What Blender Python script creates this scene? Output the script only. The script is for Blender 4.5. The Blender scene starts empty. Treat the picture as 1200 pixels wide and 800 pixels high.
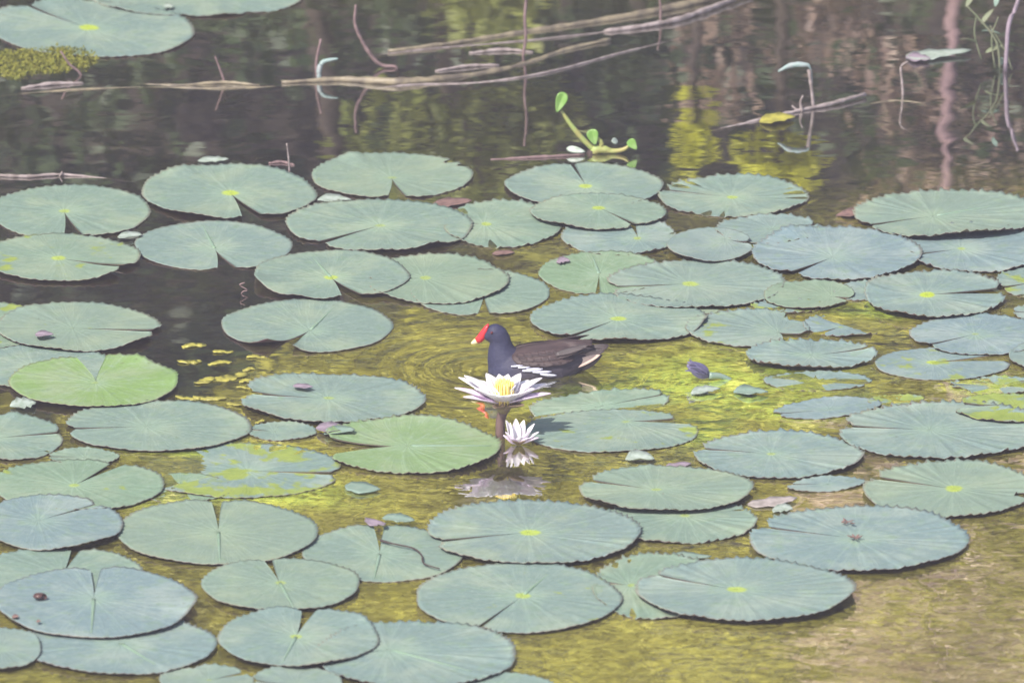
import bpy, bmesh, math, random
import numpy as np
from mathutils import Vector, Matrix

random.seed(7)
RNG = np.random.default_rng(7)
SC = bpy.context.scene
COL = SC.collection
R = math.radians

# ------------------------------------------------------------------ camera
PITCH = 18.0
DIST = 20.0
CAMH = DIST * math.sin(R(PITCH))
TH = 0.05625                       # tan of half the horizontal field of view
cam_d = bpy.data.cameras.new("camera")
cam = bpy.data.objects.new("camera", cam_d)
COL.objects.link(cam)
cam.location = (0, 0, CAMH)
cam.rotation_euler = (R(90 - PITCH), 0, 0)
cam_d.sensor_width = 36
cam_d.lens = 18 / TH
cam_d.clip_start = 0.5
cam_d.clip_end = 2000
cam_d.dof.use_dof = True
cam_d.dof.focus_distance = 19.9
cam_d.dof.aperture_fstop = 6.3
SC.camera = cam

# ------------------------------------------------------------------ sky, sun, exposure
SUN_ELEV, SUN_AZ = 50.0, 218.0     # compass bearing the light comes from (0 = +Y, 90 = +X)
world = bpy.data.worlds.new("World")
SC.world = world
world.use_nodes = True
wn = world.node_tree
sky = wn.nodes.new("ShaderNodeTexSky")
sky.sky_type = 'NISHITA'
sky.sun_disc = False
sky.sun_elevation = R(SUN_ELEV)
sky.sun_rotation = R(SUN_AZ)
sky.dust_density = 2.0
bg = wn.nodes["Background"]
bg.inputs[1].default_value = 0.12
wn.links.new(sky.outputs[0], bg.inputs[0])
sun_d = bpy.data.lights.new("sun", 'SUN')
sun_d.energy = 4.2
sun_d.angle = R(0.5)
sun_d.color = (1.0, 0.95, 0.87)
sun = bpy.data.objects.new("sun", sun_d)
COL.objects.link(sun)
sdir = Vector((math.sin(R(SUN_AZ)) * math.cos(R(SUN_ELEV)), math.cos(R(SUN_AZ)) * math.cos(R(SUN_ELEV)), math.sin(R(SUN_ELEV))))
sun.rotation_euler = sdir.to_track_quat('Z', 'Y').to_euler()
sun.location = sdir * 30
SC.view_settings.view_transform = 'Standard'
SC.view_settings.look = 'None'
SC.view_settings.gamma = 1
SC.view_settings.use_curve_mapping = False
SC.view_settings.exposure = 0.85
SC.cycles.max_bounces = 8
SC.cycles.transparent_max_bounces = 12

# ------------------------------------------------------------------ picture <-> place
CP, SP = math.cos(R(PITCH)), math.sin(R(PITCH))


def ray(px, py):
    sx = (np.asarray(px, float) - 600) / 600 * TH
    sy = (400 - np.asarray(py, float)) / 600 * TH
    return sx, CP + sy * SP, -SP + sy * CP


def at(px, py, z=0.0):
    """point of the horizontal plane at height z seen at photo pixel (px, py)"""
    rx, ry, rz = ray(px, py)
    t = (z - CAMH) / rz
    return np.stack([rx * t, ry * t, np.zeros_like(rx * t) + z], -1)


def up(px, py, Y):
    """point of the vertical plane y = Y seen at photo pixel (px, py)"""
    rx, ry, rz = ray(px, py)
    t = Y / ry
    return np.array([rx * t, Y, CAMH + rz * t])


def mirror(px, py, Y):
    """point of the plane y = Y whose reflection in the pond is seen at photo pixel (px, py)"""
    rx, ry, rz = ray(px, py)
    t = Y / ry
    return np.array([rx * t, Y, -(CAMH + rz * t)])


def mpp(px, py):
    """metres per photo pixel on the water there"""
    rx, ry, rz = ray(px, py)
    return float(-CAMH / rz * TH / 600)


def to_px(x, y, z):
    dz = z - CAMH
    f = y * CP - dz * SP
    u = y * SP + dz * CP
    return 600 + x / f / TH * 600, 400 - u / f / TH * 600


# ------------------------------------------------------------------ materials
def new_mat(name):
    m = bpy.data.materials.new(name)
    m.use_nodes = True
    nt = m.node_tree
    return m, nt, nt.nodes["Principled BSDF"]


class N:
    """small node helper"""
    def __init__(s, nt):
        s.nt = nt

    def node(s, t, **kw):
        n = s.nt.nodes.new(t)
        for k, v in kw.items():
            setattr(n, k, v)
        return n

    def link(s, a, b):
        s.nt.links.new(a, b)

    def val(s, x, inp):
        if hasattr(x, "is_output"):
            s.link(x, inp)
        else:
            inp.default_value = x

    def math(s, op, a, b=0.0, c=None, clamp=False):
        n = s.node("ShaderNodeMath", operation=op, use_clamp=clamp)
        s.val(a, n.inputs[0])
        s.val(b, n.inputs[1])
        if c is not None:
            s.val(c, n.inputs[2])
        return n.outputs[0]

    def mix(s, f, a, b, blend='MIX'):
        n = s.node("ShaderNodeMix", data_type='RGBA', blend_type=blend)
        s.val(f, n.inputs[0])
        s.val(a if hasattr(a, "is_output") else (*a, 1), n.inputs[6])
        s.val(b if hasattr(b, "is_output") else (*b, 1), n.inputs[7])
        return n.outputs[2]

    def noise(s, vec, scale, detail=3.0, rough=0.55, dist=0.0):
        n = s.node("ShaderNodeTexNoise")
        if vec is not None:
            s.link(vec, n.inputs["Vector"])
        n.inputs["Scale"].default_value = scale
        n.inputs["Detail"].default_value = detail
        n.inputs["Roughness"].default_value = rough
        n.inputs["Distortion"].default_value = dist
        return n.outputs[0]

    def ramp(s, f, lo, hi):
        n = s.node("ShaderNodeMapRange", interpolation_type='SMOOTHSTEP')
        s.val(f, n.inputs[0])
        s.val(lo, n.inputs[1])
        s.val(hi, n.inputs[2])
        return n.outputs[0]

    def mapping(s, vec, scale=(1, 1, 1), rot=(0, 0, 0), loc=(0, 0, 0)):
        n = s.node("ShaderNodeMapping")
        s.link(vec, n.inputs[0])
        n.inputs["Scale"].default_value = scale
        n.inputs["Rotation"].default_value = rot
        s.val(loc, n.inputs["Location"])
        return n.outputs[0]

    def bump(s, h, strength=1.0, dist=1.0, normal=None):
        n = s.node("ShaderNodeBump")
        n.inputs["Strength"].default_value = strength
        n.inputs["Distance"].default_value = dist
        s.link(h, n.inputs["Height"])
        if normal is not None:
            s.link(normal, n.inputs["Normal"])
        return n.outputs[0]


def simple(name, c1, c2=None, scale=40, rough=0.6, spec=0.4, bump=0.0, stretch=(1, 1, 1), sss=0.0, trans=0.0):
    m, nt, b = new_mat(name)
    n = N(nt)
    tc = n.node("ShaderNodeTexCoord").outputs["Object"]
    v = n.mapping(tc, stretch)
    f = n.noise(v, scale, 4)
    c2 = c2 or tuple(0.7 * x for x in c1)
    n.link(n.mix(n.ramp(f, 0.3, 0.7), c1, c2), b.inputs["Base Color"])
    b.inputs["Roughness"].default_value = rough
    b.inputs["Specular IOR Level"].default_value = spec
    if bump:
        n.link(n.bump(f, 1.0, bump), b.inputs["Normal"])
    if trans:
        out = nt.nodes["Material Output"]
        t = n.node("ShaderNodeBsdfTranslucent")
        t.inputs[0].default_value = (*c1, 1)
        mx = n.node("ShaderNodeMixShader")
        mx.inputs[0].default_value = trans
        n.link(b.outputs[0], mx.inputs[1])
        n.link(t.outputs[0], mx.inputs[2])
        n.link(mx.outputs[0], out.inputs[0])
    return m


def pad_material():
    """top of a lily pad: object colour = (green, blue tint for sky sheen, algae, pale spot)"""
    m, nt, b = new_mat("lily_pad_top")
    n = N(nt)
    oi = n.node("ShaderNodeObjectInfo")
    sep = n.node("ShaderNodeSeparateColor")
    n.link(oi.outputs["Color"], sep.inputs[0])
    green, blue, algae, spot = sep.outputs[0], sep.outputs[1], sep.outputs[2], oi.outputs["Alpha"]
    rnd = oi.outputs["Random"]
    tc = n.node("ShaderNodeTexCoord")
    off = n.node("ShaderNodeCombineXYZ")
    n.link(n.math('MULTIPLY', rnd, 37.0), off.inputs[0])
    n.link(n.math('MULTIPLY', rnd, 91.0), off.inputs[1])
    v = n.mapping(tc.outputs["Object"], loc=off.outputs[0])
    uv = n.node("ShaderNodeSeparateXYZ")
    n.link(tc.outputs["UV"], uv.inputs[0])
    th, r = uv.outputs[0], uv.outputs[1]
    # leaf green
    base = n.mix(green, (0.152, 0.206, 0.188), (0.160, 0.260, 0.068))
    base = n.mix(n.math('MULTIPLY', blue, 0.9), base, (0.142, 0.200, 0.240))  # blue sky sheen painted into the leaf colour
    lo = n.noise(v, 7.0, 4, 0.6)
    base = n.mix(n.math('MULTIPLY', n.ramp(lo, 0.42, 0.68), 0.7), base, n.mix(blue, (0.25, 0.30, 0.18), (0.26, 0.31, 0.31)))  # pale patches paint a broad soft sheen
    mid = n.noise(v, 26.0, 4, 0.6)
    base = n.mix(n.math('MULTIPLY', n.ramp(mid, 0.50, 0.70), 0.5), base, (0.15, 0.22, 0.13))
    # veins: radial, forking twice
    def veins(k, width, seed):
        a = n.math('MULTIPLY_ADD', th, k, n.math('MULTIPLY', n.math('SUBTRACT', lo, 0.5), 0.035 * k))
        a = n.math('ADD', a, seed)
        fr = n.math('ABSOLUTE', n.math('SUBTRACT', n.math('FRACT', a), 0.5))
        w = n.math('DIVIDE', width, n.math('MAXIMUM', r, 0.08))
        return n.math('SUBTRACT', 1.0, n.ramp(fr, 0.0, n.math('MINIMUM', w, 0.5)), clamp=True)
    v1 = n.math('MULTIPLY', veins(17.0, 0.085, 0.0), n.math('SUBTRACT', 1.0, n.math('MULTIPLY', r, 0.65)))
    v2 = n.math('MULTIPLY', veins(34.0, 0.11, 0.25), n.math('MULTIPLY', n.ramp(r, 0.35, 0.6), 0.55))
    v3 = n.math('MULTIPLY', veins(68.0, 0.14, 0.37), n.math('MULTIPLY', n.ramp(r, 0.62, 0.85), 0.4))
    vein = n.math('MAXIMUM', n.math('MAXIMUM', v1, v2), v3)
    base = n.mix(n.math('MULTIPLY', n.math('MULTIPLY', vein, n.ramp(mid, 0.3, 0.7)), 0.26), base, (0.34, 0.44, 0.36))
    # pale centre and yellow stalk scar
    base = n.mix(n.math('MULTIPLY', n.ramp(r, 0.42, 0.0), 0.35), base, (0.26, 0.36, 0.24))
    sr = n.math('ADD', r, n.math('MULTIPLY', n.math('SUBTRACT', mid, 0.5), 0.10))
    sw = n.math('MULTIPLY_ADD', spot, 0.13, 0.005)
    base = n.mix(n.math('MULTIPLY', n.math('SUBTRACT', 1.0, n.ramp(sr, n.math('MULTIPLY', sw, 0.6), sw)), n.math('MULTIPLY', spot, 1.0, clamp=True)), base, (0.36, 0.44, 0.035))
    grit = n.noise(v, 70.0, 4, 0.7)
    base = n.mix(n.math('MULTIPLY', n.ramp(grit, 0.50, 0.72), 0.35), base, (0.30, 0.36, 0.30))
    base = n.mix(n.math('MULTIPLY', n.ramp(grit, 0.48, 0.30), 0.35), base, (0.11, 0.16, 0.09))
    base = n.mix(n.math('MULTIPLY', n.ramp(rnd, 0.35, 1.0), 0.30), base, (0.19, 0.24, 0.15))
    rot = n.noise(v, 15.0, 5, 0.7)
    rt = n.math('SUBTRACT', 0.80, n.math('MULTIPLY', n.math('FRACT', n.math('MULTIPLY', rnd, 7.0)), 0.12))
    base = n.mix(n.math('MULTIPLY', n.ramp(rot, rt, n.math('ADD', rt, 0.05)), 0.65), base, (0.17, 0.12, 0.06))
    # algae patches
    alg = n.noise(v, 11.0, 5, 0.62)
    th_a = n.math('SUBTRACT', 0.80, n.math('MULTIPLY', algae, 0.42))
    amask = n.math('MULTIPLY', n.ramp(alg, th_a, n.math('ADD', th_a, 0.07)), 0.85)
    base = n.mix(amask, base, n.mix(mid, (0.14, 0.20, 0.03), (0.30, 0.34, 0.04)))
    # specks, browned rim
    sp = n.noise(v, 90.0, 2, 0.5)
    base = n.mix(n.math('MULTIPLY', n.ramp(sp, 0.70, 0.76), 0.6), base, (0.10, 0.10, 0.045))
    rim = n.math('MULTIPLY', n.ramp(n.math('ADD', r, n.math('MULTIPLY', n.math('SUBTRACT', lo, 0.5), 0.10)), 0.975, 1.0), 0.55)
    base = n.mix(rim, base, (0.17, 0.14, 0.10))
    n.link(base, b.inputs["Base Color"])
    n.link(n.math('MULTIPLY_ADD', mid, 0.35, 0.26), b.inputs["Roughness"])
    b.inputs["Specular IOR Level"].default_value = 0.5
    fine = n.noise(v, 160.0, 3, 0.6)
    h = n.math('ADD', n.math('MULTIPLY', fine, 0.0007), n.math('MULTIPLY', vein, 0.0006))
    h = n.math('ADD', h, n.math('MULTIPLY', mid, 0.0020))
    n.link(n.bump(h, 0.8, 1.0), b.inputs["Normal"])
    return m


M_PAD = pad_material()
M_UNDER = simple("lily_pad_underside", (0.10, 0.055, 0.06), (0.13, 0.11, 0.06), 30, 0.5)
M_RIB = simple("pad_midrib", (0.19, 0.27, 0.21), (0.17, 0.25, 0.16), 50, 0.45)


def water_material():
    m, nt, b = new_mat("pond_water")
    nt.nodes.remove(b)
    n = N(nt)
    out = nt.nodes["Material Output"]
    geo = n.node("ShaderNodeNewGeometry").outputs["Position"]
    at_ = n.node("ShaderNodeAttribute", attribute_name="chop").outputs["Fac"]
    w1 = n.noise(n.mapping(geo, (0.85, 1.0, 1)), 10.0, 0.6, 0.4, 0.6)
    w2 = n.noise(n.mapping(geo, (0.8, 1.3, 1), (0, 0, 0.3)), 34.0, 1, 0.4, 0.3)
    h = n.math('ADD', n.math('MULTIPLY', w1, 0.0034), n.math('MULTIPLY', w2, 0.00042))
    h = n.math('MULTIPLY', h, at_)
    w0 = n.noise(n.mapping(geo, (1.0, 1.0, 1)), 3.6, 1, 0.5, 0.2)
    h = n.math('ADD', h, n.math('MULTIPLY', w0, 0.0012))
    nm = n.bump(h, 1.0, 1.0)
    fr = n.node("ShaderNodeFresnel")
    fr.inputs[0].default_value = 1.5
    n.link(nm, fr.inputs[1])
    tr = n.node("ShaderNodeBsdfTransparent")
    tr.inputs[0].default_value = (0.93, 0.93, 0.86, 1)
    df = n.node("ShaderNodeBsdfDiffuse")
    df.inputs[0].default_value = (0.46, 0.42, 0.11, 1)
    n.link(n.mix(n.node("ShaderNodeAttribute", attribute_name="algal").outputs["Fac"], (0.54, 0.50, 0.10), (0.40, 0.52, 0.07)), df.inputs[0])
    mx0 = n.node("ShaderNodeMixShader")
    mk = n.node("ShaderNodeAttribute", attribute_name="murk").outputs["Fac"]
    ms_ = n.noise(n.mapping(geo, (1.0, 1.9, 1), (0, 0, 0.15)), 26.0, 5, 0.62, 1.6)
    mk = n.math('MULTIPLY', mk, n.math('MULTIPLY_ADD', n.ramp(ms_, 0.36, 0.62), 1.5, 0.25))
    n.link(mk, mx0.inputs[0])
    n.link(tr.outputs[0], mx0.inputs[1])
    n.link(df.outputs[0], mx0.inputs[2])
    gl = n.node("ShaderNodeBsdfGlossy")
    gl.inputs[0].default_value = (1, 1, 1, 1)
    gl.inputs["Roughness"].default_value = 0.015
    n.link(nm, gl.inputs["Normal"])
    mx = n.node("ShaderNodeMixShader")
    n.link(n.math('MULTIPLY', fr.outputs[0], 2.8, clamp=True), mx.inputs[0])
    n.link(mx0.outputs[0], mx.inputs[1])
    n.link(gl.outputs[0], mx.inputs[2])
    n.link(mx.outputs[0], out.inputs[0])
    return m


def ground_material():
    m, nt, b = new_mat("pond_bed_and_banks")
    n = N(nt)
    geo = n.node("ShaderNodeNewGeometry").outputs["Position"]
    col = n.node("ShaderNodeAttribute", attribute_name="bedcol").outputs["Color"]
    st = n.noise(n.mapping(geo, (1.0, 2.0, 1), (0, 0, 0.35)), 14.0, 6, 0.65, 1.2)
    fi = n.noise(n.mapping(geo, (1.0, 1.6, 1), (0, 0, -0.4)), 55.0, 4, 0.6, 0.8)
    dark = n.mix(1.0, col, (0.26, 0.23, 0.20), 'MULTIPLY')
    c = n.mix(n.ramp(st, 0.40, 0.60), dark, col)
    pale = n.mix(0.5, col, (0.42, 0.38, 0.20))
    c = n.mix(n.math('MULTIPLY', n.ramp(fi, 0.50, 0.68), 0.55), c, pale)
    n.link(c, b.inputs["Base Color"])
    b.inputs["Roughness"].default_value = 0.9
    b.inputs["Specular IOR Level"].default_value = 0.1
    n.link(n.bump(n.math('ADD', st, fi), 0.6, 0.02), b.inputs["Normal"])
    return m


# ------------------------------------------------------------------ mesh helpers
def link_mesh(name, verts, faces, mats, parent=None, smooth=True, loc=None, matidx=None):
    me = bpy.data.meshes.new(name)
    v = np.asarray(verts, float)
    if loc is not None:
        v = v - np.asarray(loc, float)
    me.from_pydata(v.tolist(), [], faces if isinstance(faces, list) else np.asarray(faces).tolist())
    for m in (mats if isinstance(mats, (list, tuple)) else [mats]):
        me.materials.append(m)
    if matidx is not None:
        me.polygons.foreach_set("material_index", np.asarray(matidx, np.int32))
    if smooth:
        me.polygons.foreach_set("use_smooth", np.ones(len(me.polygons), bool))
    me.update()
    o = bpy.data.objects.new(name, me)
    COL.objects.link(o)
    if parent is not None:
        o.parent = parent
    elif loc is not None:
        o.location = loc
    return o


def tag(o, label=None, cat=None, group=None, kind=None):
    if label:
        o["label"] = label
    if cat:
        o["category"] = cat
    if group:
        o["group"] = group
    if kind:
        o["kind"] = kind
    return o


def empty(name, loc, rz=0.0):
    o = bpy.data.objects.new(name, None)
    o.empty_display_size = 0.05
    o.location = loc
    o.rotation_euler = (0, 0, rz)
    COL.objects.link(o)
    return o


def smooth_path(pts, k=5):
    p = np.asarray(pts, float)
    if len(p) < 3:
        t = np.linspace(0, 1, k + 1)[:, None]
        return p[0] * (1 - t) + p[-1] * t
    q = np.vstack([2 * p[0] - p[1], p, 2 * p[-1] - p[-2]])
    out = []
    for i in range(1, len(q) - 2):
        for t in np.linspace(0, 1, k, endpoint=False):
            a, b, c, d = q[i - 1], q[i], q[i + 1], q[i + 2]
            out.append(0.5 * (2 * b + (c - a) * t + (2 * a - 5 * b + 4 * c - d) * t * t + (3 * b - a - 3 * c + d) * t ** 3))
    out.append(p[-1])
    return np.array(out)


def tube_data(pts, radii, seg=8, k=5, rough=0.0, flat=1.0):
    p = smooth_path(pts, k)
    rr = np.interp(np.linspace(0, 1, len(p)), np.linspace(0, 1, len(radii)), radii)
    V, F = [], []
    up_ = np.array([0.0, 0.0, 1.0])
    for i in range(len(p)):
        d = p[min(i + 1, len(p) - 1)] - p[max(i - 1, 0)]
        d = d / (np.linalg.norm(d) + 1e-9)
        a = np.cross(d, up_ if abs(d[2]) < 0.9 else np.array([0, 1.0, 0]))
        a /= np.linalg.norm(a)
        b = np.cross(a, d)
        jr = rr[i] * (1 + rough * random.uniform(-1, 1))
        for j in range(seg):
            t = 2 * math.pi * j / seg
            q = jr * (1 + rough * 0.6 * random.uniform(-1, 1))
            V.append(p[i] + a * math.cos(t) * q + b * math.sin(t) * q * flat)
    for i in range(len(p) - 1):
        for j in range(seg):
            j2 = (j + 1) % seg
            F.append((i * seg + j, i * seg + j2, (i + 1) * seg + j2, (i + 1) * seg + j))
    F.append(tuple(range(seg))[::-1])
    F.append(tuple(range((len(p) - 1) * seg, len(p) * seg)))
    return V, F


def tube(name, pts, radii, mat, parent=None, seg=8, k=5, rough=0.0, loc=None, flat=1.0):
    V, F = tube_data(pts, radii, seg, k, rough, flat)
    return link_mesh(name, V, F, mat, parent, True, loc)


def blade_data(L, W, cup=0.15, bend=0.2, tip=1.0, nu=9, nv=5, base=0.25, thick=0.0012):
    """leaf or petal: grows along +X, faces +Z; closed thin solid"""
    u = np.linspace(0, 1, nu)
    prof = np.sin(np.pi * np.clip(u, 0, 1) ** 0.75) ** 0.7
    prof = np.maximum(prof, base * (1 - u)) * W / 2
    prof[-1] = 0.02 * W * tip
    V = []
    for s in (0, 1):
        for i in range(nu):
            for j in range(nv):
                t = (j / (nv - 1) - 0.5) * 2
                V.append((u[i] * L * math.cos(bend * u[i] * 0.5), t * prof[i],
                          L * bend * 0.5 * u[i] ** 2 + cup * prof[i] * t * t - s * thick))
    F = []
    n1 = nu * nv
    for i in range(nu - 1):
        for j in range(nv - 1):
            a = i * nv + j
            F.append((a, a + nv, a + nv + 1, a + 1))
            F.append((n1 + a, n1 + a + 1, n1 + a + nv + 1, n1 + a + nv))
    for i in range(nu - 1):
        for j in (0, nv - 1):
            a, b_ = i * nv + j, (i + 1) * nv + j
            F.append((a, n1 + a, n1 + b_, b_) if j == 0 else (a, b_, n1 + b_, n1 + a))
    for j in range(nv - 1):
        F.append((j, j + 1, n1 + j + 1, n1 + j))
        a = (nu - 1) * nv + j
        F.append((a, n1 + a, n1 + a + 1, a + 1))
    return V, F


# ------------------------------------------------------------------ ground and water
def axis(dense0, dense1, step, far0, far1):
    a = np.arange(dense0, dense1 + step / 2, step)
    lo, hi, s = [dense0], [dense1], step
    while hi[-1] < far1 or lo[-1] > far0:
        s *= 1.35
        hi.append(min(hi[-1] + s, far1))
        lo.append(max(lo[-1] - s, far0))
    return np.unique(np.concatenate([lo, a, hi]))


def grid_mesh(name, X, Y, Z, mat, attrs=()):
    ny, nx = X.shape
    me = bpy.data.meshes.new(name)
    co = np.stack([X, Y, Z], -1).reshape(-1, 3).astype(np.float32)
    idx = np.arange(nx * ny).reshape(ny, nx)
    q = np.stack([idx[:-1, :-1], idx[:-1, 1:], idx[1:, 1:], idx[1:, :-1]], -1).reshape(-1, 4)
    me.vertices.add(len(co))
    me.vertices.foreach_set("co", co.ravel())
    me.loops.add(q.size)
    me.loops.foreach_set("vertex_index", q.ravel().astype(np.int32))
    me.polygons.add(len(q))
    me.polygons.foreach_set("loop_start", np.arange(0, q.size, 4, dtype=np.int32))
    me.update(calc_edges=True)
    me.polygons.foreach_set("use_smooth", np.ones(len(q), bool))
    for nm, tp, data in attrs:
        at_ = me.attributes.new(nm, tp, 'POINT')
        at_.data.foreach_set("color" if tp == 'FLOAT_COLOR' else "value", np.asarray(data, np.float32).ravel())
    me.materials.append(mat)
    o = bpy.data.objects.new(name, me)
    COL.objects.link(o)
    return o


def sstep(a, b, x):
    t = np.clip((x - a) / (b - a), 0, 1)
    return t * t * (3 - 2 * t)


def vnoise(x, y, seed, octaves=4, f=1.0):
    out = np.zeros_like(x)
    amp = 1.0
    rg = np.random.default_rng(seed)
    for _ in range(octaves):
        for _k in range(5):
            a = rg.uniform(0, 2 * math.pi)
            w = f * rg.uniform(0.7, 1.4)
            out += amp / 5 * np.sin((x * math.cos(a) + y * math.sin(a)) * w + rg.uniform(0, 6.28))
        amp *= 0.5
        f *= 2.0
    return out


def blob(PX, PY, cx, cy, rx, ry, soft=0.5):
    d = np.sqrt(((PX - cx) / rx) ** 2 + ((PY - cy) / ry) ** 2)
    return 1 - sstep(1 - soft, 1 + soft, d)


FAR_SHORE, NEAR_SHORE, SIDE_SHORE = 25.0, 6.0, 16.0
gx = axis(-1.75, 1.75, 0.014, -120, 120)
gy = axis(16.2, 22.6, 0.018, -60, 160)
GX, GY = np.meshgrid(gx, gy)
ysafe = np.clip(GY, 14, 24)
PX, PY = to_px(np.clip(GX, -3, 3), ysafe, np.zeros_like(GX))
wob = vnoise(GX, GY, 3, 4, 5.0)
PXw, PYw = PX + 26 * wob, PY + 12 * vnoise(GX, GY, 5, 4, 6.0)
MUD, OLIVE, GREEN, SILT, YEL = (np.array(c) for c in ((0.026, 0.025, 0.042), (0.45, 0.41, 0.055), (0.36, 0.44, 0.06), (0.50, 0.38, 0.28), (0.50, 0.46, 0.06)))
deep = 1 - sstep(-40, 60, PYw - np.interp(PXw, [0, 230, 300, 420, 560, 640, 760, 1000, 1200], [500, 480, 420, 330, 300, 250, 225, 215, 200]))
deep = np.maximum(deep, 0.85 * blob(PXw, PYw, 240, 690, 90, 20))
deep = np.maximum(deep, 0.7 * blob(PXw, PYw, 60, 560, 160, 40))
bed = OLIVE[None, None] * np.ones(GX.shape + (1,))


def paint(mask, c):
    global bed
    bed = bed * (1 - mask[..., None]) + c * mask[..., None]


for cx, cy, rx, ry in ((850, 450, 190, 60), (880, 600, 90, 40), (280, 570, 150, 40), (700, 480, 130, 40), (430, 590, 90, 40), (850, 270, 60, 20), (1170, 465, 60, 30)):
    paint(0.85 * blob(PXw, PYw, cx, cy, rx, ry, 0.6), GREEN)
for cx, cy, rx, ry in ((1130, 720, 130, 120), (1060, 425, 70, 25), (1150, 540, 80, 20), (560, 590, 60, 10), (700, 560, 30, 10), (960, 490, 60, 10), (1080, 350, 90, 30), (190, 665, 30, 12)):
    paint(0.8 * blob(PXw, PYw, cx, cy, rx, ry, 0.6), SILT)
for cx, cy, rx, ry in ((730, 760, 170, 45), (60, 790, 70, 14), (1010, 375, 70, 12)):
    paint(0.85 * blob(PXw, PYw, cx, cy, rx, ry, 0.6), YEL)
deep = np.maximum(deep, 0.55 * blob(PXw, PYw, 597, 553, 80, 36))  # dark patch painted on the bed to deepen the lily's reflection
paint(deep, MUD)
depth = -0.050 - 0.45 * deep + 0.011 * vnoise(GX, GY, 9, 4, 16.0)
shore = np.maximum.reduce([sstep(FAR_SHORE - 1.5, FAR_SHORE + 3, GY), 1 - sstep(NEAR_SHORE - 3, NEAR_SHORE + 1.5, GY), sstep(SIDE_SHORE, SIDE_SHORE + 4, np.abs(GX))])
bankz = 0.5 + 0.25 * np.clip(GY - FAR_SHORE - 2, 0, 6) + 0.75 * np.clip(GY - 33, 0, 20) + 0.25 * vnoise(GX, GY, 12, 3, 0.5)  # steep unseen slope added at the back to hide sky from the reflections
bankz = np.where(GY < 12, 0.8 + 0.1 * vnoise(GX, GY, 12, 3, 0.5), bankz)
GZ = depth * (1 - shore) + bankz * shore
SOIL = np.array((0.060, 0.045, 0.045))
bed = bed * (1 - shore[..., None]) + SOIL * shore[..., None]
far_w = np.maximum(1 - sstep(13, 15.5, GY), np.maximum(sstep(23, 24, GY), sstep(2, 3, np.abs(GX)))) * (1 - shore)
bed = bed * (1 - far_w[..., None]) + (0.5 * OLIVE + 0.5 * MUD) * far_w[..., None]
ground = grid_mesh("ground", GX, GY, GZ, ground_material(), [("bedcol", 'FLOAT_COLOR', np.concatenate([bed, np.ones(bed.shape[:2] + (1,))], -1))])
tag(ground, "pond bed of dark mud, olive weed and pale silt with earth banks and an added rear slope hiding the sky", kind="structure")

wx = axis(-1.7, 1.7, 0.011, -22, 22)
wy = axis(16.4, 22.4, 0.011, 2, 29)
WX, WY = np.meshgrid(wx, wy)
WPX, WPY = to_px(np.clip(WX, -3, 3), np.clip(WY, 14, 24), np.zeros_like(WX))
BIRD = at(632, 434)
WZ = np.zeros_like(WX)


def rings(px, py, amp, lam, reach, sx=1.0):
    global WZ
    c = at(px, py)
    d = np.sqrt(((WX - c[0]) * sx) ** 2 + (WY - c[1]) ** 2) + 0.012 * vnoise(WX, WY, 43, 3, 8.0)
    WZ += amp * np.sin(2 * math.pi * d / lam) * np.exp(-(d / reach) ** 2) * sstep(0.02, 0.08, d)


rings(566, 432, 0.0005, 0.055, 0.26)
rings(690, 438, 0.0004, 0.06, 0.22)
rings(520, 585, 0.00025, 0.05, 0.16)
WZ *= (0.6 + 0.9 * vnoise(WX, WY, 41, 3, 9.0)).clip(0.05, 1.4)
wdeep = 1 - sstep(-40, 60, WPY + 12 * vnoise(WX, WY, 5, 4, 6.0) - np.interp(WPX, [0, 230, 300, 420, 560, 640, 760, 1000, 1200], [500, 480, 420, 330, 300, 250, 225, 215, 200]))
chop = 0.055 + 0.13 * sstep(320, 420, WPY) * (1 - wdeep) + 0.30 * blob(WPX, WPY, 1050, 740, 420, 120, 0.6) + 0.25 * blob(WPX, WPY, 560, 560, 200, 70, 0.7) + 0.03 * blob(WPX, WPY, 900, 130, 460, 130, 0.7)
murk = (0.25 - 0.22 * wdeep) * (0.75 + 0.45 * vnoise(WX, WY * 1.5, 17, 4, 9.0)).clip(0.3, 1.4)
WPXw, WPYw = WPX + 40 * vnoise(WX, WY, 23, 4, 7.0), WPY + 16 * vnoise(WX, WY, 24, 4, 8.0)
algal = np.zeros_like(WX)
for cx, cy, rx, ry in ((860, 450, 150, 42), (900, 480, 140, 20), (690, 462, 90, 14), (250, 525, 110, 14), (285, 578, 120, 20), (880, 275, 60, 12), (1170, 462, 50, 18), (1010, 372, 60, 10), (800, 510, 40, 20)):
    algal = np.maximum(algal, blob(WPXw, WPYw, cx, cy, rx, ry, 0.7))
bloom = algal.copy()
for cx, cy, rx, ry in ((730, 765, 180, 45), (980, 765, 200, 40), (1060, 425, 60, 16), (1050, 385, 60, 10), (860, 362, 60, 10), (650, 300, 80, 8), (1190, 560, 40, 12), (1130, 690, 130, 30), (1060, 730, 120, 30), (770, 545, 90, 25), (560, 385, 90, 20), (60, 790, 70, 14), (440, 590, 60, 24)):
    bloom = np.maximum(bloom, (0.30 if cx in (980, 1130, 1060) else 0.6) * blob(WPXw, WPYw, cx, cy, rx, ry, 0.8))
murk = murk + (bloom * 0.30 + algal * 0.22) * (0.75 + 0.8 * vnoise(WX, WY * 1.6, 29, 6, 14.0)).clip(0.05, 1.6)
murk = murk * (1 - 0.85 * blob(WPX, WPY, 597, 553, 75, 34, 0.5)) * (1 - 0.7 * blob(WPX, WPY, 640, 452, 85, 16, 0.6))  # murk thinned under lily and moorhen to darken their reflections
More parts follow.
